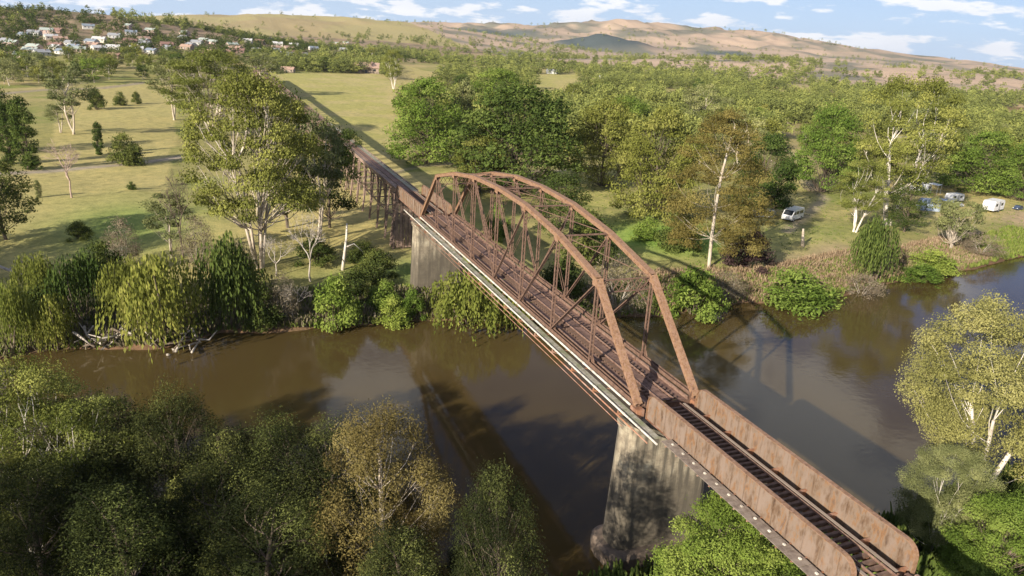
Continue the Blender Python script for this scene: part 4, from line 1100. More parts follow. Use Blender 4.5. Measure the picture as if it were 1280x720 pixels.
# walkway and pipes along the left side
def walkway():
    t = thing('side_walkway', 'narrow grey plank walkway bracketed along the left side of the truss', 'walkway', (0, 0, DK))
    for i in range(-1, 8):
        x0, x1 = max(-5.2, i*PN)+.02, (i+1)*PN-.02
        for k in range(3):
            y = 3.98+k*.3
            m = MB(); m.box(x0+random.uniform(0, .05), x1, y, y+.27, -.5, -.44+random.uniform(0, .02)); part('walkway_plank', m, GREYPLANK, t)
    for i in range(0, 17):
        x = i*PN/2
        m = MB(); m.beam((x, TW+.25, -.6), (x, 5.35, -.6), .12, .14); m.beam((x, TW+.25, -1.25), (x, 5.2, -.66), .07, .07)
        m.box(x-.06, x+.06, 5.2, 5.32, -.53, -.30)
        part('bracket', m, RUST, t)
    m = MB(); m.tube([(-5.2, 5.25, -.78), (78.0, 5.25, -.78)], .075, 6); part('lower_rail', m, RUST, t, smooth=True)
    m = MB(); m.tube([(-1.5, 5.62, -1.05), (77, 5.62, -1.05)], .04, 6); part('cable', m, RUST, t, smooth=True)
def pipe(name, label, y, z, r, x0, x1, n):
    t = thing(name, label, 'pipe', (0, 0, DK))
    L = (x1-x0)/n
    for i in range(n):
        m = MB(); m.tube([(x0+i*L+.01, y, z), (x0+(i+1)*L-.01, y, z)], r, 10); part('pipe_length', m, PALE, t, smooth=False)
        if i: m = MB(); m.tube([(x0+i*L-.11, y, z), (x0+i*L+.11, y, z)], r*1.28, 10); part('collar', m, PALE, t)
    return t
walkway()
pipe('water_pipe', 'pale pipe on the outer edge of the plank walkway', 4.98, -.35, .095, -6.2, 84, 16)
pipe('inner_pipe', 'pale pipe broken by dark collars right beside the truss foot', 3.68, -.18, .11, .6, 76.8, 8)
# ledge of rusted plates beside the near girders
t = thing('side_ledge', 'grey brown plate ledge running outside the near plate girder', 'ledge', (0, 0, DK))
x = -5.4
while x > -25:
    m = MB(); m.box(x-1.5, x-.03, 3.02, 4.05, -.66, -.60); part('ledge_plate', m, GREYBROWN, t)
    m = MB(); m.box(x-1.0, x-.8, 3.35, 3.5, -.6, -.5); part('insulator_block', m, PALE, t)
    m = MB(); m.beam((x-.8, 2.72, -.72), (x-.8, 4.1, -.72), .1, .1); part('bracket', m, RUST, t); x -= 1.53

def pier(label, x, zb, top=14.7, plinth=None):
    t = thing('bridge_pier', label, 'pier', (x, 0, zb))
    def oval(hx, hy, n=7):
        # long pier with half-round noses
        o = []
        for k in range(n): a = -math.pi/2 + math.pi*k/(n-1); o.append((math.sin(a)*-hx*-1, hy-hx*.55 + math.cos(a)*hx*.55))
        for k in range(n): a = math.pi/2 - math.pi*k/(n-1); o.append((math.sin(a)*hx, -(hy-hx*.55) - math.cos(a)*hx*.55))
        return o
    def loft(m, secs):
        n = len(secs[0][1]); b = len(m.v)
        for z, poly in secs:
            for p in poly: m.v.append((p[0], p[1], z))
        for i in range(len(secs)-1):
            for k in range(n): m.f.append((b+i*n+k, b+i*n+(k+1)%n, b+(i+1)*n+(k+1)%n, b+(i+1)*n+k))
        m.f.append(tuple(b+k for k in range(n-1, -1, -1))); m.f.append(tuple(b+(len(secs)-1)*n+k for k in range(n)))
    H = top-zb
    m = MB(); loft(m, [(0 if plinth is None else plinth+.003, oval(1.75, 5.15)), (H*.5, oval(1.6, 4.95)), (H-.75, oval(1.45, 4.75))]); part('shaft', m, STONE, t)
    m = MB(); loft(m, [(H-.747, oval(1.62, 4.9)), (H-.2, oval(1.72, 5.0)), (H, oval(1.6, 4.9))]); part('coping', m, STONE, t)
    if plinth:
        m = MB(); loft(m, [(-1.8, oval(2.9, 6.3)), (plinth-.35, oval(2.8, 6.1)), (plinth, oval(2.5, 5.8))]); part('plinth', m, STONED, t)
    return t
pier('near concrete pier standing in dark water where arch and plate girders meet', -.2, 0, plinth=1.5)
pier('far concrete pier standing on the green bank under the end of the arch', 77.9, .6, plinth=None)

# timber viaduct
def bent(parent, x, zg, top, fine=True, nm='trestle_bent'):
    m = MB(); m.box(x-.16, x+.16, -2.5, 2.5, top-.35, top)
    b = part(nm, m, OLDWOOD, parent)
    H = top-.35-zg
    for y0, y1 in ((-2.0, -3.2), (-.8, -1.1), (.8, 1.1), (2.0, 3.2)):
        m = MB(); m.tube([(x, y1, zg-.5), (x, y0, top-.353)], [.25, .21], 6); part('pile', m, OLDWOOD, b)
    if fine:
        for s in (1, -1):
            m = MB(); m.beam((x+s*.22, -3.0*s, zg+.8), (x+s*.22, 2.1*s, zg+H*.5), .08, .24, up=(1, 0, 0)); m.beam((x+s*.22, -2.4*s, zg+H*.5), (x+s*.22, 2.0*s, top-.7), .08, .24, up=(1, 0, 0))
            part('brace', m, OLDWOOD, b)
    m = MB(); m.box(x-.14, x+.14, -2.7, 2.7, zg+H*.48, zg+H*.48+.26); part('waler', m, OLDWOOD, b)
def viaduct(x0, x1, sp, label, detail_to, sl=None, slide=None):
    t = thing('timber_viaduct', label, 'viaduct', (0, 0, 0)); top = 15.1
    x = x0
    while x <= x1+.1:
        bent(t, x, float(G(x, 0.)), top, x < detail_to); x += sp
    n = int(round((x1-x0)/sp))
    for i in range(n):
        a, b = x0+i*sp+.02, x0+(i+1)*sp-.02
        for y in (-1.9, -.75, .75, 1.9):
            m = MB(); m.box(a, b, y-.17, y+.17, top+.003, top+.55); part('girder', m, OLDWOOD, t)
        if a < detail_to:
            for s in (1, -1):
                m = MB(); m.box(a, b, s*2.15-.12, s*2.15+.12, top+.75, top+1.0); part('kerb_beam', m, OLDWOOD, t)
    return t
v = viaduct(101, 461, 9, 'long timber trestle viaduct running away from the bridge across the paddock', 190)
for x in (102.5, 104.0): bent(v, x, float(G(x, 0.)), 15.1)      # the braced tower at its near end
for s in (1, -1):
    for k in range(6):
        m = MB(); zz = 4.4+k*1.8; m.beam((100.6, s*(3.15-.12*k), zz), (104.4, s*(3.15-.12*k), zz), .1, .28); part('tower_board', m, OLDWOOD, v)
for y in (-2.4, -1.6, -.4, .4, 1.6, 2.4):
    m = MB(); m.box(100.72, 100.8, y-.32, y+.32, 3.4, 14.7); part('cladding_board', m, OLDWOOD, v)
for i in range(10):      # long walers down the side of the near bays
    for s in (1, -1):
        m = MB(); m.beam((101+i*9, s*2.75, 9.6), (109.98+i*9, s*2.75, 9.6), .1, .3); part('side_waler', m, OLDWOOD, v)
m = MB()
x = 100.4
while x < 461: m.box(x-.12, x+.12, -2.25, 2.25, 15.66, 15.88); x += .62 if x < 170 else 1.2
o = part('sleepers', m, OLDWOOD, v); o['kind'] = 'stuff'
rails(v, 99.6, 461, 15.89)
m = MB(); m.box(100.3, 461, -.55, .55, 15.884, 15.91); part('centre_boards', m, FLOORM, v)
for k in range(14):
    m = MB(); y = -2.25
    m.box(100.3+k*9, 100.3+k*9+8.9, .95, 2.0, 15.884, 15.93); part('side_board', m, OLDWOOD, v)
    m = MB(); m.box(100.3+k*9, 100.3+k*9+8.9, -2.0, -.95, 15.884, 15.93); part('side_board', m, GREYPLANK, v)
v2 = viaduct(-61.2, -25.8, 8.85, 'near end of the track on timber trestle with pale sleepers and dark gaps', 0)
for q in v2.children:
    if q.name.startswith('girder'): q.location.z = 0
sleepers(v2, -60.5, -25.5, .6, sleeper_l, DK-.1)
rails(v2, -61, -25.22, DK+.035)
for s in (1, -1):
    m = MB(); m.box(-61, -25.3, s*1.95-.15, s*1.95+.15, 15.66, 15.84); part('kerb_beam', m, FLOORM, v2)
# embankment of the railway beyond the viaduct: the old brick-red abutment
m = MB(); m.prism([(-3, 3), (3, 3), (2.6, 16.4), (-2.6, 16.4)], 'x', 461.3, 640)
t = thing('rail_embankment', 'reddish embankment wall at the distant end of the timber viaduct', 'embankment'); part('wall', m, FLOORM, t)
print('bridge', time.time()-T0)

# ---------------------------------------------------------------- trees
def unit(v): return v/np.maximum(np.linalg.norm(v, axis=1, keepdims=True), 1e-6)
def leaf_cloud(rg, cen, rad, per, size, aspect=2.2, flat_=.8, droop=0, shell=.55, ctint=None):
    n = len(cen)*per
    ci = np.repeat(np.arange(len(cen)), per)
    dr = unit(rg.normal(size=(n, 3))); dr[:, 2] = np.where(dr[:, 2] < -.35, dr[:, 2]*.45, dr[:, 2])
    rr = rg.random(n)**(1/3*(1-shell)+.02)
    lump = 1+.28*np.sin(dr[:, 0]*5+ci*1.7)*np.cos(dr[:, 1]*6+ci)+.18*rg.normal(size=n)
    R = np.asarray(rad)[ci]
    off = dr*(rr*lump*R)[:, None]; off[:, 2] *= flat_
    c = np.asarray(cen)[ci]+off
    nm = unit(dr*.9+rg.normal(size=(n, 3))*.62+np.array([0, 0, .25]))
    tdir = unit(rg.normal(size=(n, 3))*(1-droop)+np.array([0, 0, -1.0])*droop*2)
    a = unit(np.cross(nm, np.cross(tdir, nm)+1e-5)); b = np.cross(nm, a)
    s = size*rg.uniform(.6, 1.35, n)
    a = a*(s*.5)[:, None]; b = b*(s*.5/aspect)[:, None]
    V = np.stack([c-a, c+b, c+a, c-b], 1).reshape(-1, 3)
    if ctint is None: ctint = np.clip(rg.beta(1.1, 1.3, len(cen)), .02, .98)
    t = np.clip(ctint[ci]+rg.normal(size=n)*.10, 0, 1)
    return V, np.repeat(t, 4)
def clumps(rg, n, H, zb, R, prof, rc, sp=.72):
    """clump centres inside a crown of height zb..H whose radius follows prof(t)"""
    out = []; tries = 0
    while len(out) < n and tries < n*60:
        tries += 1
        t = rg.random(); z = zb+(H-zb-rc*.6)*t; pr = prof(t)*R
        r = pr*math.sqrt(rg.random())**.6; a = rg.random()*6.283
        p = (r*math.cos(a), r*math.sin(a), z)
        if all((p[0]-q[0])**2+(p[1]-q[1])**2+(p[2]-q[2])**2 > (rc*sp)**2 for q in out): out.append(p)
    return np.array(out)
PROF = dict(round=lambda t: math.sqrt(max(.05, 1-(1.7*t-.8)**2)), egg=lambda t: math.sqrt(max(.03, 1-(1.45*t-.45)**2)),
            cone=lambda t: .25+.75*(1-t)**.8, column=lambda t: math.sqrt(max(.05, 1-(2*t-1)**4)), umb=lambda t: .35+.65*math.sin(min(1, t*1.1)*1.57),
            bush=lambda t: math.sqrt(max(.04, 1-t**2)))
def limb(m, rg, p, q, r0, r1, n=4, bend=.16, sides=5):
    p = Vector(p); q = Vector(q); L = (q-p).length
    j1 = Vector(rg.normal(size=3))*L*bend*.5
    pts = []; rad = []
    for i in range(n+1):
        t = i/n; w = math.sin(t*math.pi)
        pts.append(p.lerp(q, t)+j1*w+Vector((0, 0, -1))*L*.06*w*(1 if bend > .1 else 0)); rad.append(r0+(r1-r0)*t)
    m.tube(pts, rad, sides, cap=False); return pts
def make_tree(seed, H, W, zb, prof, nc, rc, per, size, aspect=2.2, droop=.2, r0=None, stems=1, limbs=None, fan=.25, shell=.55, flat_=.8, wood_to=.9, split=None, fine=True, lk=.2, ls=1.0, sp=.72):
    rg = np.random.default_rng(seed); R = W/2
    C = clumps(rg, nc, H, zb, R, PROF[prof], rc, sp)
    rad = rc*rg.uniform(.7, 1.25, len(C))
    V, t = leaf_cloud(rg, C, rad, per, size, aspect, flat_, droop, shell)
    crown = (V, np.arange(len(V)).reshape(-1, 4), t)
    m = MB(); r0 = r0 or H*.018
    forks = []
    for s in range(stems):
        a = s*6.283/stems+rg.random(); f = fan*H*(0 if stems == 1 else 1)
        top = (math.cos(a)*f*.9+rg.normal()*.02*H, math.sin(a)*f*.9+rg.normal()*.02*H, (split or (zb+(H-zb)*.5)))
        pts = limb(m, rg, (math.cos(a)*r0*.8*(stems > 1), math.sin(a)*r0*.8*(stems > 1), -.3), top, r0/(1+.25*(stems-1)), r0*.45/(1+.2*(stems-1)), 5, .08, 7)
        forks.append(pts)
    order = rg.permutation(len(C)); k = 0
    for ci in order[:limbs or len(C)]:
        c = C[ci]
        pts = min(forks, key=lambda P: (P[-1].x-c[0])**2+(P[-1].y-c[1])**2)
        zt = c[2]-ls*abs(math.hypot(c[0]-pts[-1].x, c[1]-pts[-1].y))-.1*H
        st = min(pts, key=lambda P: abs(P.z-max(zt, zb*.6)))
        lp = limb(m, rg, st, c, r0*lk, r0*lk*.22, 4, .18, 5)
        if fine:
            for e in range(2):
                dd = Vector(rg.normal(size=3)).normalized()*rc*.9; limb(m, rg, lp[3], Vector(c)+dd, r0*lk*.25, r0*lk*.1, 2, .2, 3)
    return crown, m
def make_willow(seed, H, W, nst, seglen=.55, wid=.16, zlo=.1, lumps=9):
    rg = np.random.default_rng(seed); R = W/2; Vs = []; ts = []
    L = [(rg.uniform(-.6, .6)*R, rg.uniform(-.6, .6)*R, R*rg.uniform(.4, .65), H*rg.uniform(.66, .97), rg.uniform(.1, .9)) for _ in range(lumps)]
    for i in range(nst):
        lx, ly, lr, lh, lt = L[rg.integers(lumps)]
        a = rg.random()*6.283; q = math.sqrt(rg.random()); x = lx+lr*q*math.cos(a); y = ly+lr*q*math.sin(a)
        rr = math.hypot(x, y)
        z = lh*(1-.28*q*q)*(1-.25*min(1, rr/R)**2)
        end = z*(1-rg.uniform(.25, 1.0)*min(1, .35+q*.65)) if rg.random() < .85 else z*.6
        end = max(end, H*zlo*rg.random())
        n = max(2, int((z-end)/seglen)); ox, oy = math.cos(a)*.16*lr/n*q, math.sin(a)*.16*lr/n*q
        ax, ay = rg.normal(), rg.normal(); l = math.hypot(ax, ay); ax, ay = ax/l, ay/l; tt = min(1, max(0, lt+rg.normal()*.16))
        for k in range(n):
            jx, jy = rg.normal()*.09, rg.normal()*.09; zz = z-k*seglen*(z-end)/(n*seglen)
            s = seglen*rg.uniform(.7, 1.4); w = wid*rg.uniform(.7, 1.4)
            px, py = x+ox*k+jx, y+oy*k+jy
            Vs += [(px, py, zz), (px+ax*w, py+ay*w, zz-s*.45), (px+ox+jx*.5, py+oy, zz-s), (px-ax*w, py-ay*w, zz-s*.5)]; ts += [tt]*4
            if k % 4 == 0: ax, ay = -ay, ax
    m = MB()
    for s in range(4): limb(m, rg, (rg.normal()*.2, rg.normal()*.2, -.3), (L[s % lumps][0], L[s % lumps][1], L[s % lumps][3]*.80), H*.018, H*.005, 5, .12, 6)
    V = np.array(Vs); return (V, np.arange(len(V)).reshape(-1, 4), np.array(ts)), m
def make_bare(seed, H, W, depth=5, r0=None):
    rg = np.random.default_rng(seed); m = MB()
    def rec(p, d, L, r, k):
        q = p+d*L; mid = p.lerp(q, .5)+Vector(rg.normal(size=3))*L*.06
        m.tube([p, mid, q], [r, r*.85, r*.68], 6 if k < 2 else 4 if k < 4 else 3, cap=False)
        if k >= depth: return
        for _ in range(3 if k < depth-1 else 4):
            nd_ = (d*1.0+Vector(rg.normal(size=3))*.55*Vector((W/H*1.6, W/H*1.6, .6)) + Vector((0, 0, .15))).normalized()
            rec(q, nd_, L*rg.uniform(.62, .85), r*.62, k+1)
    r0 = r0 or H*.018
    rec(Vector((0, 0, -.2)), Vector((0.03, 0, 1)), H*.27, r0, 0)
    z = max(v[2] for v in m.v); k = H/z; w = max(max(abs(v[0]), abs(v[1])) for v in m.v); kw = W/2/w
    m.v = [(v[0]*(kw if v[2] > H*.1 else 1), v[1]*(kw if v[2] > H*.1 else 1), v[2]*k) for v in m.v]
    return None, m
class Proto:
    def __init__(s, H, W, data, leaf, bark, name):
        s.H, s.W = H, W; (cr, m) = data; s.name = name; s.cache = {}
        if cr is not None:      # true extents of the crown
            s.H = float(np.percentile(cr[0][:, 2], 99.7)); s.W = float(np.percentile(np.hypot(cr[0][:, 0], cr[0][:, 1]), 98))*2
        s.crown = mesh_np('crown', cr[0], cr[1], LEAF[leaf], tint=cr[2]) if cr is not None else None
        s.trunk = m.mesh('trunk', bark, smooth=True); s.leaf = leaf; s.bark = bark
    def get(s, leaf=None, bark=None):
        c, t = s.crown, s.trunk
        if c and leaf and leaf != s.leaf:
            if leaf not in s.cache: s.cache[leaf] = c.copy(); s.cache[leaf].materials[0] = LEAF[leaf]
            c = s.cache[leaf]
        if bark and bark != s.bark:
            k = bark.name
            if k not in s.cache: s.cache[k] = t.copy(); s.cache[k].materials[0] = bark
            t = s.cache[k]
        return c, t
P = {}
def proto(key, H, W, data, leaf, bark, name='gum_tree'): P.setdefault(key, []).append(Proto(H, W, data, leaf, bark, name))
for k in range(2):
    proto('gum_big', 30, 22, make_tree(10+k, 30, 22, 10, 'egg', 120, 1.9, 400, .42, stems=5, fan=.13, split=17, droop=.45, r0=.6), 'olive', BARK)
for k in range(3):
    proto('gum_thin', 22, 12, make_tree(20+k, 22, 12, 8, 'round', 30, 1.7, 190, .52, stems=2, fan=.10, droop=.4, r0=.38), 'grey', BARK)
for k in range(2):
    proto('gum_dark', 20, 14, make_tree(30+k, 20, 14, 3.5, 'egg', 48, 2.1, 190, .55, droop=.3, r0=.4), 'dark', BARKD)
    proto('broad', 24, 22, make_tree(40+k, 24, 22, 1.6, 'egg', 105, 2.5, 200, .66, droop=.1, r0=.5, shell=.75), 'bright', BARKD, 'broadleaf_tree')
    proto('gum_white', 30, 20, make_tree(50+k, 30, 20, 10, 'round', 100, 1.9, 300, .42, stems=3, fan=.13, split=17, droop=.45, r0=.62, lk=.15, fine=False, limbs=34), 'olive', BARKW)
    proto('bush', 6, 7, make_tree(60+k, 6, 7, .5, 'bush', 30, 1.3, 190, .40, stems=3, fan=.12, split=3, r0=.1, droop=.2), 'deep', BARKD, 'shrub')
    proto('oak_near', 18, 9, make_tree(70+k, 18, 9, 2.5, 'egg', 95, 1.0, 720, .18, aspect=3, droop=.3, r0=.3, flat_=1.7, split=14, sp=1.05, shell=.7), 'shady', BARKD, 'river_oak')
    proto('brown_near', 18, 11, make_tree(80+k, 18, 11, 2, 'egg', 105, 1.1, 680, .19, aspect=3, droop=.1, r0=.32, flat_=1.25, split=14, sp=1.0, lk=.14, shell=.65), 'brown', BARK, 'river_oak')
    proto('gum_near', 20, 12, make_tree(90+k, 20, 12, 6, 'round', 80, 1.25, 640, .21, stems=4, fan=.13, split=13, droop=.4, r0=.28, sp=.95, lk=.16), 'olive', BARKW)
    proto('willow', 10, 11, make_willow(100+k, 10, 11, 750, .5, .11), 'willow', BARKD, 'willow_tree')
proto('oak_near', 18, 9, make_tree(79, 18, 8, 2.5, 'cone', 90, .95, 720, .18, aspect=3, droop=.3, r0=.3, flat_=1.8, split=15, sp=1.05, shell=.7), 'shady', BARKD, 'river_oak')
proto('green_near', 14, 11, make_tree(110, 14, 11, 1.5, 'egg', 110, 1.15, 640, .21, aspect=2.2, droop=.1, r0=.3, shell=.7, sp=.95), 'bright', BARKD, 'broadleaf_tree')
proto('grey_near', 22, 20, make_tree(120, 22, 20, 5, 'round', 190, 1.6, 620, .22, stems=3, fan=.16, split=10, droop=.35, r0=.5, shell=.7, sp=.85, lk=.12, fine=False, limbs=26), 'sunny', BARKW)
proto('casuarina', 32, 22, make_tree(130, 32, 22, 5, 'egg', 170, 1.8, 300, .42, aspect=3, droop=.3, r0=.42, split=29, lk=.12, ls=.3, sp=.8, fine=False, limbs=45), 'olivebrown', BARK, 'river_oak')
proto('column', 14, 4, make_tree(140, 14, 4, .6, 'column', 60, 1.0, 150, .42, r0=.22, split=12, fine=False, shell=.8), 'deep', BARKD, 'cypress_tree')
proto('acacia', 12, 16, make_tree(150, 12, 16, 4, 'umb', 50, 1.7, 170, .5, r0=.4, stems=2, fan=.12, flat_=.6), 'grey', BARK, 'acacia_tree')
proto('cone', 8, 4, make_tree(160, 8, 4, .4, 'cone', 26, .8, 120, .36, r0=.12, split=7, fine=False), 'deep', BARKD, 'conifer_tree')
proto('twig', 8, 7, make_tree(170, 8, 7, 1.0, 'bush', 34, 1.5, 120, .42, aspect=5, stems=5, fan=.2, split=4, r0=.12, shell=.1), 'khaki', BARKG, 'shrub')
for k in range(2): proto('bare', 14, 12, make_bare(180+k, 14, 12, 5), None, BARKP, 'bare_tree')
for k in range(4): proto('mid', 14, 12, make_tree(200+k, 14, 12, 2.2, ['egg', 'round', 'egg', 'umb'][k], 30, 1.9, 95, .75, r0=.3, limbs=12, fine=False), 'olive', BARK)
for k in range(4): proto('far', 12, 11, make_tree(220+k, 12, 11, 1.2, ['egg', 'round', 'bush', 'egg'][k], 14, 2.2, 34, 1.25, r0=.25, limbs=3, fine=False, shell=.8), 'far', BARKD)
print('protos', time.time()-T0)
KIND = dict(gum_big=('gum_big', None, None, 'tree'), gum_thin=('gum_thin', None, None, 'tree'), gum_dark=('gum_dark', None, None, 'tree'),
    bare_pink=('bare', None, None, 'tree'), bare_brown=('bare', None, BARKD, 'tree'), bare_grey=('bare', None, BARKG, 'dead tree'),
    column=('column', None, None, 'tree'), column_loose=('column', 'grey', None, 'tree'), bush_dark=('bush', 'dark', None, 'shrub'),
    bush_small=('bush', None, None, 'shrub'), bush_green=('bush', 'bright', None, 'shrub'), bush_grey=('twig', None, None, 'shrub'),
    bush_purple=('bush', 'purple', None, 'shrub'), sapling=('column', 'grey', None, 'tree'), cone=('cone', None, None, 'tree'),
    willow=('willow', None, None, 'willow'), willow_dark=('willow', 'deep', None, 'willow'), willow_green=('willow', 'deep', None, 'willow'),
    broad_bright=('broad', None, None, 'tree'), broad_dark=('broad', 'deep', None, 'tree'), broad_yellow=('broad', 'yellow', None, 'tree'),
    casuarina=('casuarina', None, None, 'tree'), gum_white=('gum_white', None, None, 'tree'), acacia=('acacia', None, None, 'tree'),
    oak_near=('oak_near', None, None, 'tree'), brown_near=('brown_near', None, None, 'tree'), gum_near=('gum_near', None, None, 'tree'),
    greyleaf_near=('grey_near', 'grey', None, 'tree'), green_near=('green_near', None, None, 'tree'), grey_near=('grey_near', None, None, 'tree'))
cnt = {}
rnd = random.Random(11)
def plant(pr, x, y, z, h, w, label, cat, group=None, leaf=None, bark=None, name=None, rz=None):
    c, t = pr.get(leaf, bark)
    o = thing(name or pr.name, label, cat, (x, y, z-.15), rnd.random()*6.28 if rz is None else rz, group, (w/pr.W, w/pr.W, h/pr.H))
    link('trunk', t, o)
    if c: link('crown', c, o)
    return o
for kind, x, y, h, w, label in TREES:
    key, leaf, bark, cat = KIND[kind]; i = cnt.get(key, 0); cnt[key] = i+1
    pr = P[key][i % len(P[key])]
    z = float(G(x, y))
    plant(pr, x, y, z, h, w, label, cat, leaf=leaf, bark=bark)
mk = [('olive', None), ('grey', None), ('olive', BARKW), ('bright', None), ('deep', None), ('far', None), ('yellow', None)]
tone = ['olive', 'grey-green', 'white-stemmed olive', 'bright green', 'dark green', 'dull green', 'yellow-green']
for i, (x, y, z, h, k, left, px, dist) in enumerate(MID):
    leaf, bark = mk[k]; size = 'tall' if h > 14.5 else 'middling' if h > 11.5 else 'small'
    if left: place = ('below the hill town, ' + ('near the left edge' if px < 110 else 'above the left paddock' if px < 230 else 'behind the wide forked gum')) if px < 345 else 'along the far edge of the green paddock'
    else: place = ('close beyond ' if dist < 420 else 'far beyond ') + ('the large dark tree above the arch' if px < 740 else 'the river oak' if px < 960 else 'the big white-trunked gum' if px < 1120 else 'the caravans at the right')
    lab = '%s %s gum %s' % (size, tone[k], place)
    plant(P['mid'][i % 4], x, y, z, h, h*rnd.uniform(.75, 1.1), lab, 'tree', lab.replace(' gum ', ' gums ', 1), leaf, bark, name='gum_tree')
for i, (x, y, z, h, k, px, py) in enumerate(TOWN):
    tn_ = ['dark', 'olive', 'dark', 'deep green', 'dark'][k]
    place = 'on the crown of the town hill' if z > 40 else 'among the upper houses of the town' if z > 22 else 'among the lower houses of the town' if px < 330 else 'among the houses right of the town hill'
    side = ', at its left' if px < 80 and z <= 40 else ', at its right' if 190 < px < 330 and z <= 40 else ''
    lab = '%s %s round tree %s%s' % ('tall' if h > 11.5 else 'low', tn_, place, side)
    plant(P['far'][i % 4], x, y, z, h, h*rnd.uniform(.8, 1.1), lab, 'tree', lab.replace('tree', 'trees', 1), ['dark', 'far', 'dark', 'deep', 'dark'][k], None, name='round_tree')
def hill_scrub():
    rg = np.random.default_rng(91); VV = []; TT = []; pr = P['far'][2]
    n = len(pr.crown.vertices); v = np.empty(n*3, np.float32); pr.crown.vertices.foreach_get('co', v); v = v.reshape(-1, 3)/12
    t = np.empty(n, np.float32); pr.crown.attributes['tint'].data.foreach_get('value', t)
    v = v.reshape(-1, 4, 3); c = v.mean(1, keepdims=True); v = (c+(v-c)*1.6)[::3].reshape(-1, 3); t = t.reshape(-1, 4)[::3].ravel(); k = 0
    while k < 2600:
        x = rg.uniform(700, 1650); y = rg.uniform(-330, 560); z = float(G(x, y)); dn = float(fbm(np.array(x*.012), np.array(y*.012), 71, 3))
        if z < 9 or dn < .34+(.08 if z > 40 else 0): continue
        if any((x-a[0])**2+(y-a[1])**2 < 150 for a in HOUSES): continue
        h = rg.uniform(4, 11); w = h*rg.uniform(.8, 1.3); a = rg.random()*6.28; ca, sa = math.cos(a), math.sin(a); k += 1
        VV.append(np.stack([(v[:, 0]*ca-v[:, 1]*sa)*w, (v[:, 0]*sa+v[:, 1]*ca)*w, v[:, 2]*h], 1)+np.array([x, y, z])); TT.append(np.clip(t*.5+rg.uniform(-.3, .5), 0, 1))
    V = np.concatenate(VV); me = mesh_np('hill_scrub', V, np.arange(len(V)).reshape(-1, 4), LEAF['dark'], tint=np.concatenate(TT))
    o = link('hill_scrub', me); o['kind'] = 'stuff'; o['label'] = 'dark scrub and garden bushes covering the hill of the town'; o['category'] = 'scrub'
# far woodland: nobody could count it
def woodland():
    rg = np.random.default_rng(77); VV = []; TT = []
    data = []
    for pr in P['far']:
        n = len(pr.crown.vertices); v = np.empty(n*3, np.float32); pr.crown.vertices.foreach_get('co', v); t = np.empty(n, np.float32); pr.crown.attributes['tint'].data.foreach_get('value', t)
        data.append((v.reshape(-1, 3)/12, t))
    pts = []
    while len(pts) < 5600:
        n = 4000
        az = rg.uniform(-1.12, .30, n); dist = np.exp(rg.uniform(math.log(330), math.log(4300), n))
        x = -52+dist*np.cos(az); y = 38+dist*np.sin(az)
        keep = np.ones(n, bool)
        for P_ in FIELDS: keep &= ~inpoly(x, y, P_)
        keep &= ~((np.abs(y) < 16) & (x < 720))
        dens = fbm(x*.006, y*.006, 61, 3); keep &= dens > np.where(dist < 800, .40, np.where(dist < 2300, .38, .34))
        keep &= ~((x < 1000) & (y > -10)); keep &= ~((x < 520) & (y > -60))
        zz = G(x, y); keep &= np.where((dist > 1500) & (zz > 18), rg.random(n) < .22, True)
        keep &= ~((zz > 14) & (y > -600) & (rg.random(n) < .75))
        keep &= zz > 2.8; keep &= ~((zz > 12) & (az < -.75) & (rg.random(n) < .85))
        for a in np.nonzero(keep)[0]: pts.append((x[a], y[a], zz[a], dist[a]))
    pts = pts[:5600]
    while len(pts) < 6800:      # lone trees and scrub on the brown hills
        az = rg.uniform(-1.1, -.15, 4000); dist = rg.uniform(1500, 5200, 4000); x = -52+dist*np.cos(az); y = 38+dist*np.sin(az); zz = G(x, y)
        k_ = (zz > 22) & (fbm(x*.004, y*.004, 63, 4) > .47)
        for a in np.nonzero(k_)[0][:200]: pts.append((x[a], y[a], zz[a], dist[a]))
    for i, (x, y, z, dist) in enumerate(pts[:6800]):
        v, t = data[i % 4]
        if dist > 1100:
            q = rg.integers(0, 2)
            st_ = 2 if dist < 2500 else 9; v4 = v.reshape(-1, 4, 3)[q::st_]; c = v4.mean(1, keepdims=True); v = (c+(v4-c)*(1.5 if st_ == 2 else 2.4)).reshape(-1, 3); t = t.reshape(-1, 4)[q::st_].ravel()
        h = rg.uniform(9, 17); w = h*rg.uniform(.8, 1.2); a = rg.random()*6.28; ca, sa = math.cos(a), math.sin(a)
        V = np.stack([(v[:, 0]*ca-v[:, 1]*sa)*w, (v[:, 0]*sa+v[:, 1]*ca)*w, v[:, 2]*h], 1)+np.array([x, y, z])
        VV.append(V); TT.append(np.clip(t*.5+rg.uniform(-.35, .6), 0, 1))
    V = np.concatenate(VV); me = mesh_np('far_woodland', V, np.arange(len(V)).reshape(-1, 4), LEAF['far'], tint=np.concatenate(TT))
    o = link('far_woodland', me); o['kind'] = 'stuff'; o['label'] = 'woodland of gums spread over the plain below the brown hills'; o['category'] = 'woodland'
woodland()
hill_scrub()
print('woodland', time.time()-T0)
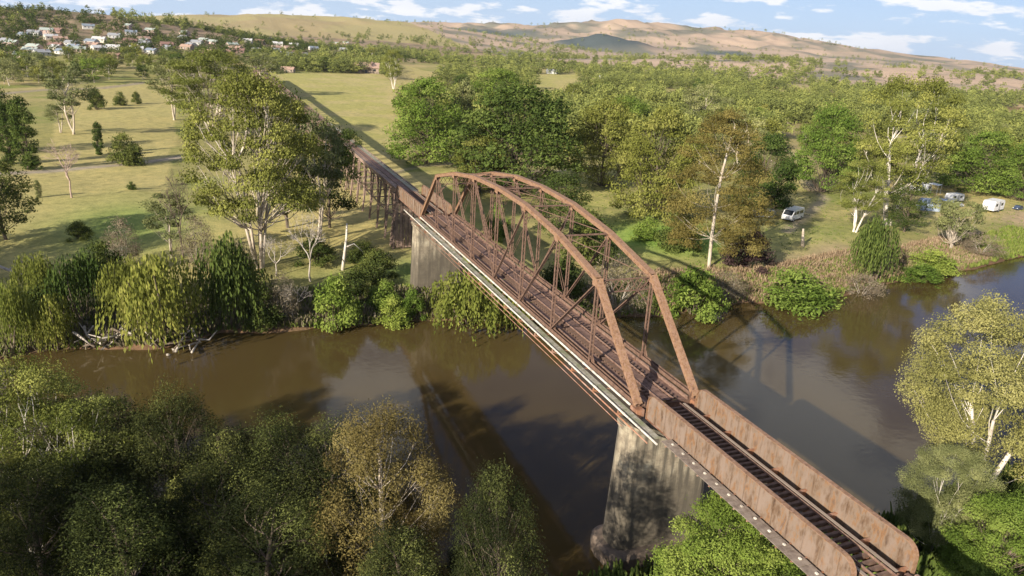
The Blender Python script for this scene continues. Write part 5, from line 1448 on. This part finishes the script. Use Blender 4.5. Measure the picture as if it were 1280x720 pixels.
# grass and reeds on the banks
def tufts(name, label, cat, leaf, n, seed, fn, h0, h1, w):
    rg = np.random.default_rng(seed); x, y = fn(rg, n); z = G(x, y); k = z > .15; x, y, z = x[k], y[k], z[k]; n = len(x)
    B = 6; V = []; T = []
    tt = rg.random(n)*.7+.15
    for b in range(B):
        a = rg.random(n)*6.283; h = rg.uniform(h0, h1, n); ox, oy = rg.normal(size=n)*.35, rg.normal(size=n)*.35; lean = rg.uniform(.1, .6, n)*h
        px, py = x+ox, y+oy; wx, wy = -np.sin(a)*w, np.cos(a)*w
        V.append(np.stack([np.stack([px-wx, py-wy, z-.05], 1), np.stack([px+wx, py+wy, z-.05], 1), np.stack([px+np.cos(a)*lean+wx*.4, py+np.sin(a)*lean+wy*.4, z+h], 1), np.stack([px+np.cos(a)*lean-wx*.6, py+np.sin(a)*lean-wy*.6, z+h*.9], 1)], 1).reshape(-1, 3))
        T.append(np.repeat(np.clip(tt+rg.normal(size=n)*.12, 0, 1), 4))
    V = np.concatenate(V); me = mesh_np(name, V, np.arange(len(V)).reshape(-1, 4), LEAF[leaf], tint=np.concatenate(T))
    o = link(name, me); o['kind'] = 'stuff'; o['label'] = label; o['category'] = cat
def on_far(y0, y1, s0, s1):
    def f(rg, n):
        y = rg.uniform(y0, y1, n); s = s0+(s1-s0)*rg.random(n)**1.4; return np.interp(y, FAR_Y, FAR_X)+s, y
    return f
def on_near(rg, n):
    y = rg.uniform(-90, 75, n); s = 14*rg.random(n)**1.3; return np.interp(y, NEAR_Y, NEAR_X)-.5-s, y
tufts('dry_reeds', 'dry pinkish reeds along the right river bank', 'reeds', 'dry', 4200, 1, on_far(-150, -42, 1, 17), .35, 1.1, .10)
tufts('bank_grass', 'green grass and weeds along the far river bank', 'grass', 'grass', 7000, 2, on_far(-190, 75, 0, 14), .3, .95, .11)
tufts('bank_weeds', 'dry brown weeds at the left far waterline', 'weeds', 'khaki', 2200, 4, on_far(-30, 75, 0, 12), .5, 1.4, .13)
def campflat(rg, n): return rg.uniform(75, 190, n), rg.uniform(-240, -60, n)
tufts('camp_grass', 'rough grass on the flat around the parked vans', 'grass', 'grass', 2500, 14, campflat, .1, .3, .12)
tufts('near_bank_undergrowth', 'dark undergrowth along the near river bank', 'undergrowth', 'deep', 3500, 3, on_near, .6, 2.2, .2)

# ---------------------------------------------------------------- dead wood
def stick(name, label, cat, x, y, pts, r, m=BARKG, extra=()):
    z = float(G(x, y)); t = thing(name, label, cat, (x, y, z))
    mb = MB(); mb.tube(pts, [r*(1-.6*i/(len(pts)-1)) for i in range(len(pts))], 7); part('stem', mb, m, t, smooth=True)
    for e in extra:
        mb = MB(); mb.tube(e, [r*.45, r*.3, r*.12][:len(e)], 5); part('branch', mb, m, t, smooth=True)
x, y, z = SPOT['stick']
stick('dead_tree', 'bleached white dead stem leaning beside the viaduct shadow', 'dead tree', x, y, [(0, 0, -.3), (.3, -.5, 3), (.6, -1.0, 6.5), (1.0, -1.2, 9.2)], .34, BARKW, [[(.45, -.7, 4.5), (.3, -2.4, 5.2), (.2, -4.2, 3.4)]])
x, y, z = SPOT['log']
stick('fallen_log', 'long pale fallen trunk in the scrub at the far left', 'log', x, y, [(3, 5, 2.6), (0, 2, 2.2), (-3, -2, 1.2), (-6, -6, .2)], .32, BARKG, [[(0, 2, 2.2), (2, 0, 3.1), (3, -2, 3.6)]])
x, y, z = SPOT['stump']
stick('tree_stump', 'tall pale broken stump on the right bank below the parked vans', 'stump', x, y, [(0, 0, -.3), (.1, .3, 2), (-.1, .9, 4.6)], .55, BARK)
x, y, z = SPOT['lean']
stick('dead_branch', 'dark leaning dead branch at the foot of the river oak', 'branch', x, y, [(0, 0, -.2), (-.5, -1.2, 2), (-.8, -2.8, 4)], .3, BARKD)
def drift(label, x, y, seed, n):
    rg = np.random.default_rng(seed); z = float(G(x, y)); t = thing('driftwood_heap', label, 'driftwood', (x, y, max(z, .1)))
    for i in range(n):
        a = rg.random()*6.28; L = rg.uniform(2, 5.5); p = Vector((rg.normal()*1.3, rg.normal()*2.0, rg.uniform(0, 1.4)))
        d = Vector((math.cos(a), math.sin(a), rg.normal()*.35)); mb = MB()
        mb.tube([p-d*L/2, p+Vector(rg.normal(size=3))*.3, p+d*L/2+Vector((0, 0, rg.random()*1.5))], [.2, .15, .05], 6); part('branch', mb, BARKD if i % 3 == 0 else BARKG, t, smooth=True)
x, y, z = SPOT['drift1']; drift('tangled heap of pale driftwood at the waterline on the far left bank', x-.5, y, 5, 26)
x, y, z = SPOT['drift2']; drift('smaller tangle of driftwood half in the water beside the bright willow', x-1, y-2, 8, 16)

# ---------------------------------------------------------------- vehicles and camp
WHITEP = flat('white_paint', (.78, .78, .76), .35); GLASS = flat('dark_glass', (.03, .035, .04), .1); TYRE = flat('tyre_rubber', (.03, .03, .03), .9)
GREYP = flat('grey_paint', (.30, .32, .34), .4); TARP = flat('blue_grey_canvas', (.30, .36, .44), .8); SILV = flat('galvanised_metal', (.5, .52, .54), .4, .6)
DARKP = flat('dark_blue_paint', (.05, .07, .12), .3); LAMP = flat('clear_lamp', (.8, .8, .75), .2); REDL = flat('red_lamp', (.4, .03, .02), .3)
def wheel(t, x, y, r=.36):
    m = MB(); m.tube([(x, y-.11, r), (x, y+.11, r)], r, 14); w = part('wheel', m, TYRE, t)
    m = MB(); m.tube([(x, y-.12, r), (x, y+.12, r)], r*.55, 10); part('rim', m, SILV, w)
def vehicle(label, cat, loc, rz, prof, wid, paint, glass, wheels, name, sc=1.0):
    t = thing(name, label, cat, loc, rz, None, (sc, sc, sc))
    m = MB(); m.prism(prof, 'y', -wid/2, wid/2); part('body', m, paint, t)
    for x0, x1, z0, z1 in glass:
        for s in (1, -1): m = MB(); m.box(x0, x1, *sorted((s*wid/2+s*.001, s*(wid/2+.02))), z0, z1); part('window', m, GLASS, t)
    for x in wheels:
        for s in (1, -1): wheel(t, x, s*(wid/2-.1))
    X = max(p[0] for p in prof); x_ = min(p[0] for p in prof)
    for s in (1, -1):
        m = MB(); m.box(X-.01, X+.03, s*wid*.36-.14, s*wid*.36+.14, .62, .8); part('headlight', m, LAMP, t)
        m = MB(); m.box(x_-.03, x_+.01, s*wid*.4-.08, s*wid*.4+.08, .7, .95); part('tail_light', m, REDL, t)
    return t
VAN = [(-2.5, .4), (2.4, .4), (2.5, .9), (2.3, 1.15), (1.6, 1.95), (1.3, 2.1), (-2.4, 2.15), (-2.5, 1.9)]
UTE = [(-2.5, .45), (2.45, .45), (2.5, .95), (1.3, 1.1), (.75, 1.7), (-.5, 1.72), (-.75, 1.15), (-2.5, 1.15)]
CARP = [(-2.1, .35), (2.15, .35), (2.2, .75), (1.2, .9), (.55, 1.4), (-1.1, 1.42), (-1.8, .95), (-2.15, .85)]
CVN = [(-2.6, .45), (2.5, .45), (2.7, 1.3), (2.3, 2.35), (-2.2, 2.4), (-2.65, 2.0)]
def gz(n): x, y, z = SPOT[n]; return (x, y, float(G(x, y)))
t = vehicle('white van parked at the shade edge on the right bank, nearest the track', 'van', gz('van'), 2.0, VAN, 1.9, WHITEP, [(1.0, 1.75, 1.25, 1.75), (-.3, .8, 1.25, 1.8), (-2.1, -.6, 1.25, 1.8)], (-1.55, 1.6), 'parked_van', 1.6)
m = MB(); m.add([(1.62, -.8, 1.93), (1.62, .8, 1.93), (2.27, .8, 1.2), (2.27, -.8, 1.2), (1.64, -.8, 1.96), (1.64, .8, 1.96), (2.3, .8, 1.22), (2.3, -.8, 1.22)], [(0,1,2,3),(7,6,5,4),(0,4,5,1),(1,5,6,2),(2,6,7,3),(3,7,4,0)]); part('windscreen', m, GLASS, t)
x, y, z = gz('van'); x += 3.5; y += 5.5; z = float(G(x, y))
vehicle('white utility truck parked behind the white van under the dark tree', 'utility truck', (x, y, z), 2.1, UTE, 1.85, WHITEP, [(.1, .75, 1.15, 1.55), (-.55, 0, 1.15, 1.55)], (-1.5, 1.55), 'parked_ute', 1.2)
vehicle('grey van in deep shade beside the river oak', 'van', gz('van2'), 1.2, VAN, 1.9, GREYP, [(1.0, 1.75, 1.25, 1.75), (-2.1, .8, 1.25, 1.8)], (-1.55, 1.6), 'parked_van', 1.2)
vehicle('dark car beside the white caravan on the right bank', 'car', gz('car2'), 1.8, CARP, 1.75, DARKP, [(-.95, .4, .95, 1.3)], (-1.3, 1.4), 'parked_car')
vehicle('silver grey car parked between the low tree and the white caravan', 'car', gz('car'), 1.2, CARP, 1.75, GREYP, [(-.95, .4, .95, 1.3)], (-1.3, 1.4), 'parked_car')
def caravan(label, loc, rz, sc):
    t = vehicle(label, 'caravan', loc, rz, CVN, 2.3, WHITEP, [(-1.8, -.8, 1.3, 1.85), (.9, 1.9, 1.3, 1.85)], (-.2,), 'caravan', sc)
    m = MB(); m.box(-.4, .3, 1.152, 1.18, .6, 2.15); part('door', m, SILV, t); m = MB(); m.beam((2.6, 0, .5), (3.9, 0, .45), .12, .1); part('drawbar', m, SILV, t)
caravan('long white caravan shining in the sun at the right', gz('caravan'), 1.85, 1.6)
caravan('smaller white caravan half hidden behind the low flat-topped tree', gz('caravan2'), 1.6, 1.2)
def tent(label, loc, rz, m_, s):
    t = thing('tent', label, 'tent', loc, rz, None, (s, s, s))
    m = MB(); m.prism([(-1.7, 0), (1.7, 0), (1.5, 1.5), (0, 2.5), (-1.5, 1.5)], 'x', -2, 2); part('canvas', m, m_, t)
    m = MB(); m.box(-2.03, -2.002, -.5, .5, .05, 1.6); part('door_flap', m, GLASS, t)
    m = MB(); m.beam((-4.2, 0, 2.35), (-2.0, 0, 2.5), 3.0, .03); part('awning', m, m_, t)
    for s2 in (1, -1): m = MB(); m.tube([(-4.1, s2*1.4, 0), (-4.1, s2*1.4, 2.33)], .03, 6); part('pole', m, SILV, t)
tent('blue grey tent under the trees left of the low flat-topped tree', gz('tent1'), 1.0, TARP, 1.5)
tent('pale tent further back among the trees behind the blue grey one', gz('tent2'), .4, WHITEP, 1.5)

# ---------------------------------------------------------------- town houses and sheds
WALLS = [flat('cream_wall', (.62, .58, .48), .9), flat('brick_wall', (.24, .16, .13), .9), flat('white_wall', (.55, .53, .49), .9), flat('grey_wall', (.42, .42, .40), .9), flat('brown_wall', (.34, .27, .21), .9), flat('pink_wall', (.55, .42, .36), .9)]
ROOFS = [flat('white_roof', (.56, .56, .54), .5), flat('grey_iron_roof', (.30, .31, .32), .5), flat('red_tile_roof', (.24, .14, .11), .8), flat('blue_grey_roof', (.22, .26, .30), .5), flat('rusty_iron_roof', (.40, .27, .20), .7), flat('pale_green_roof', (.38, .43, .38), .6)]
RN = ['white', 'grey iron', 'red', 'blue-grey', 'brown', 'pale green']
def house_meshes(L, Wd, Hh, Rh, w, r):
    a = MB(); a.prism([(-Wd/2, -1.5), (Wd/2, -1.5), (Wd/2, Hh), (0, Hh+Rh*.9), (-Wd/2, Hh)], 'x', -L/2, L/2)
    b = MB()
    for s in (1, -1): b.add([(-L/2-.5, s*(Wd/2+.6), Hh-.3), (L/2+.5, s*(Wd/2+.6), Hh-.3), (L/2+.5, 0, Hh+Rh), (-L/2-.5, 0, Hh+Rh), (-L/2-.5, s*(Wd/2+.6), Hh-.1), (L/2+.5, s*(Wd/2+.6), Hh-.1), (L/2+.5, 0, Hh+Rh+.2), (-L/2-.5, 0, Hh+Rh+.2)], [(0,1,2,3),(4,5,6,7),(0,1,5,4),(1,2,6,5),(2,3,7,6),(3,0,4,7)])
    return a.mesh('wall', w), b.mesh('roof', r)
win_me = MB().box(-.8, .8, -.04, .04, -.6, .6).mesh('window', GLASS); door_me = MB().box(-.5, .5, -.04, .04, -1.05, 1.05).mesh('door', DARKP); chim = MB().box(-.4, .4, -.4, .4, 0, 2.2).mesh('chimney', WALLS[1])
hm = [house_meshes(15, 9.5, 3.4, 2.6, WALLS[[0, 3, 1, 2, 4, 5][k]], ROOFS[k]) for k in range(6)]
def house(x, y, z, k, rz, label, cat='house', group=None, name='town_house', sc=1):
    t = thing(name, label, cat, (x, y, z), rz, group, (sc, sc, sc)); a, b = hm[k]
    link('wall', a, t); link('roof', b, t)
    for yy in (4.78, -4.78):
        for xx in (-5, 4.5): link('window', win_me, t, (xx, yy, 1.9))
    link('door', door_me, t, (0, 4.78, 1.1)); link('door', door_me, t, (.5, -4.78, 1.1))
    for xx in (-7.53, 7.53): link('window', win_me, t, (xx, 1, 1.9), math.pi/2)
    link('chimney', chim, t, (-3.5, 1.6, 4.6))
    return t
# one roof colour repeats, so houses are told apart by where they stand among the trees
for (x, y, z, k, rz, px, py) in HOUSES:
    row = 'high on' if z > 36 else 'halfway up' if z > 20 else 'at the foot of'
    side = 'left end' if px < 90 else 'middle' if px < 200 else 'right end' if px < 330 else 'low eastern fringe'
    lab = '%s-roofed house %s the %s of the hill town' % (RN[k], row, side)
    house(x, y, z, k, rz+1.3, lab, 'house', lab.replace('house', 'houses'), sc=.95)
for key, k, sc, rz, lab in (('barn', 1, 1.7, 1.5, 'long low shed with grey iron roof at the far side of the green paddock'),
                        ('barn2', 4, .9, 1.2, 'small brown-roofed shed at the near left corner of the green paddock'),
                        ('shed', 4, 1.9, 1.35, 'weathered long low building at the far right of the green paddock'),
                        ('roofmid', 0, 1.0, .6, 'white-roofed farmhouse among trees on the golden field beyond the bridge'),
                        ('shed2', 1, 1.1, .9, 'grey iron shed beside the golden field left of the white-roofed farmhouse'),
                        ('shed4', 5, 1.0, .4, 'pale green-roofed farm shed right of the white-roofed farmhouse'),
                        ('shed3', 3, .8, .5, 'blue-grey roofed shed by the road on the right plain')):
    x, y, z = SPOT[key]; house(x, y, float(G(x, y)), k, rz, lab, 'shed' if 'farmhouse' not in lab else 'house', name='farm_shed' if 'farmhouse' not in lab else 'farmhouse', sc=sc)
# ---------------------------------------------------------------- haze: one closed box of thin air round everything
m = bpy.data.materials.new('thin_air'); m.use_nodes = True; nt = m.node_tree; nt.nodes.clear()
o_ = nt.nodes.new('ShaderNodeOutputMaterial'); pv = nt.nodes.new('ShaderNodeVolumePrincipled'); nt.links.new(pv.outputs[0], o_.inputs['Volume'])
pv.inputs['Color'].default_value = (.78, .86, 1, 1); pv.inputs['Density'].default_value = 2.7e-5; pv.inputs['Anisotropy'].default_value = .2
hz = MB().box(-900, 9900, -12300, 5900, -4.2, 420).mesh('haze', m)
o = link('haze', hz); o['kind'] = 'stuff'; o['label'] = 'thin pale blue haze over the whole valley'; o['category'] = 'haze'
print('done', time.time()-T0, 'objects', len(bpy.data.objects), 'polys', sum(len(m.polygons) for m in bpy.data.meshes if m.users))
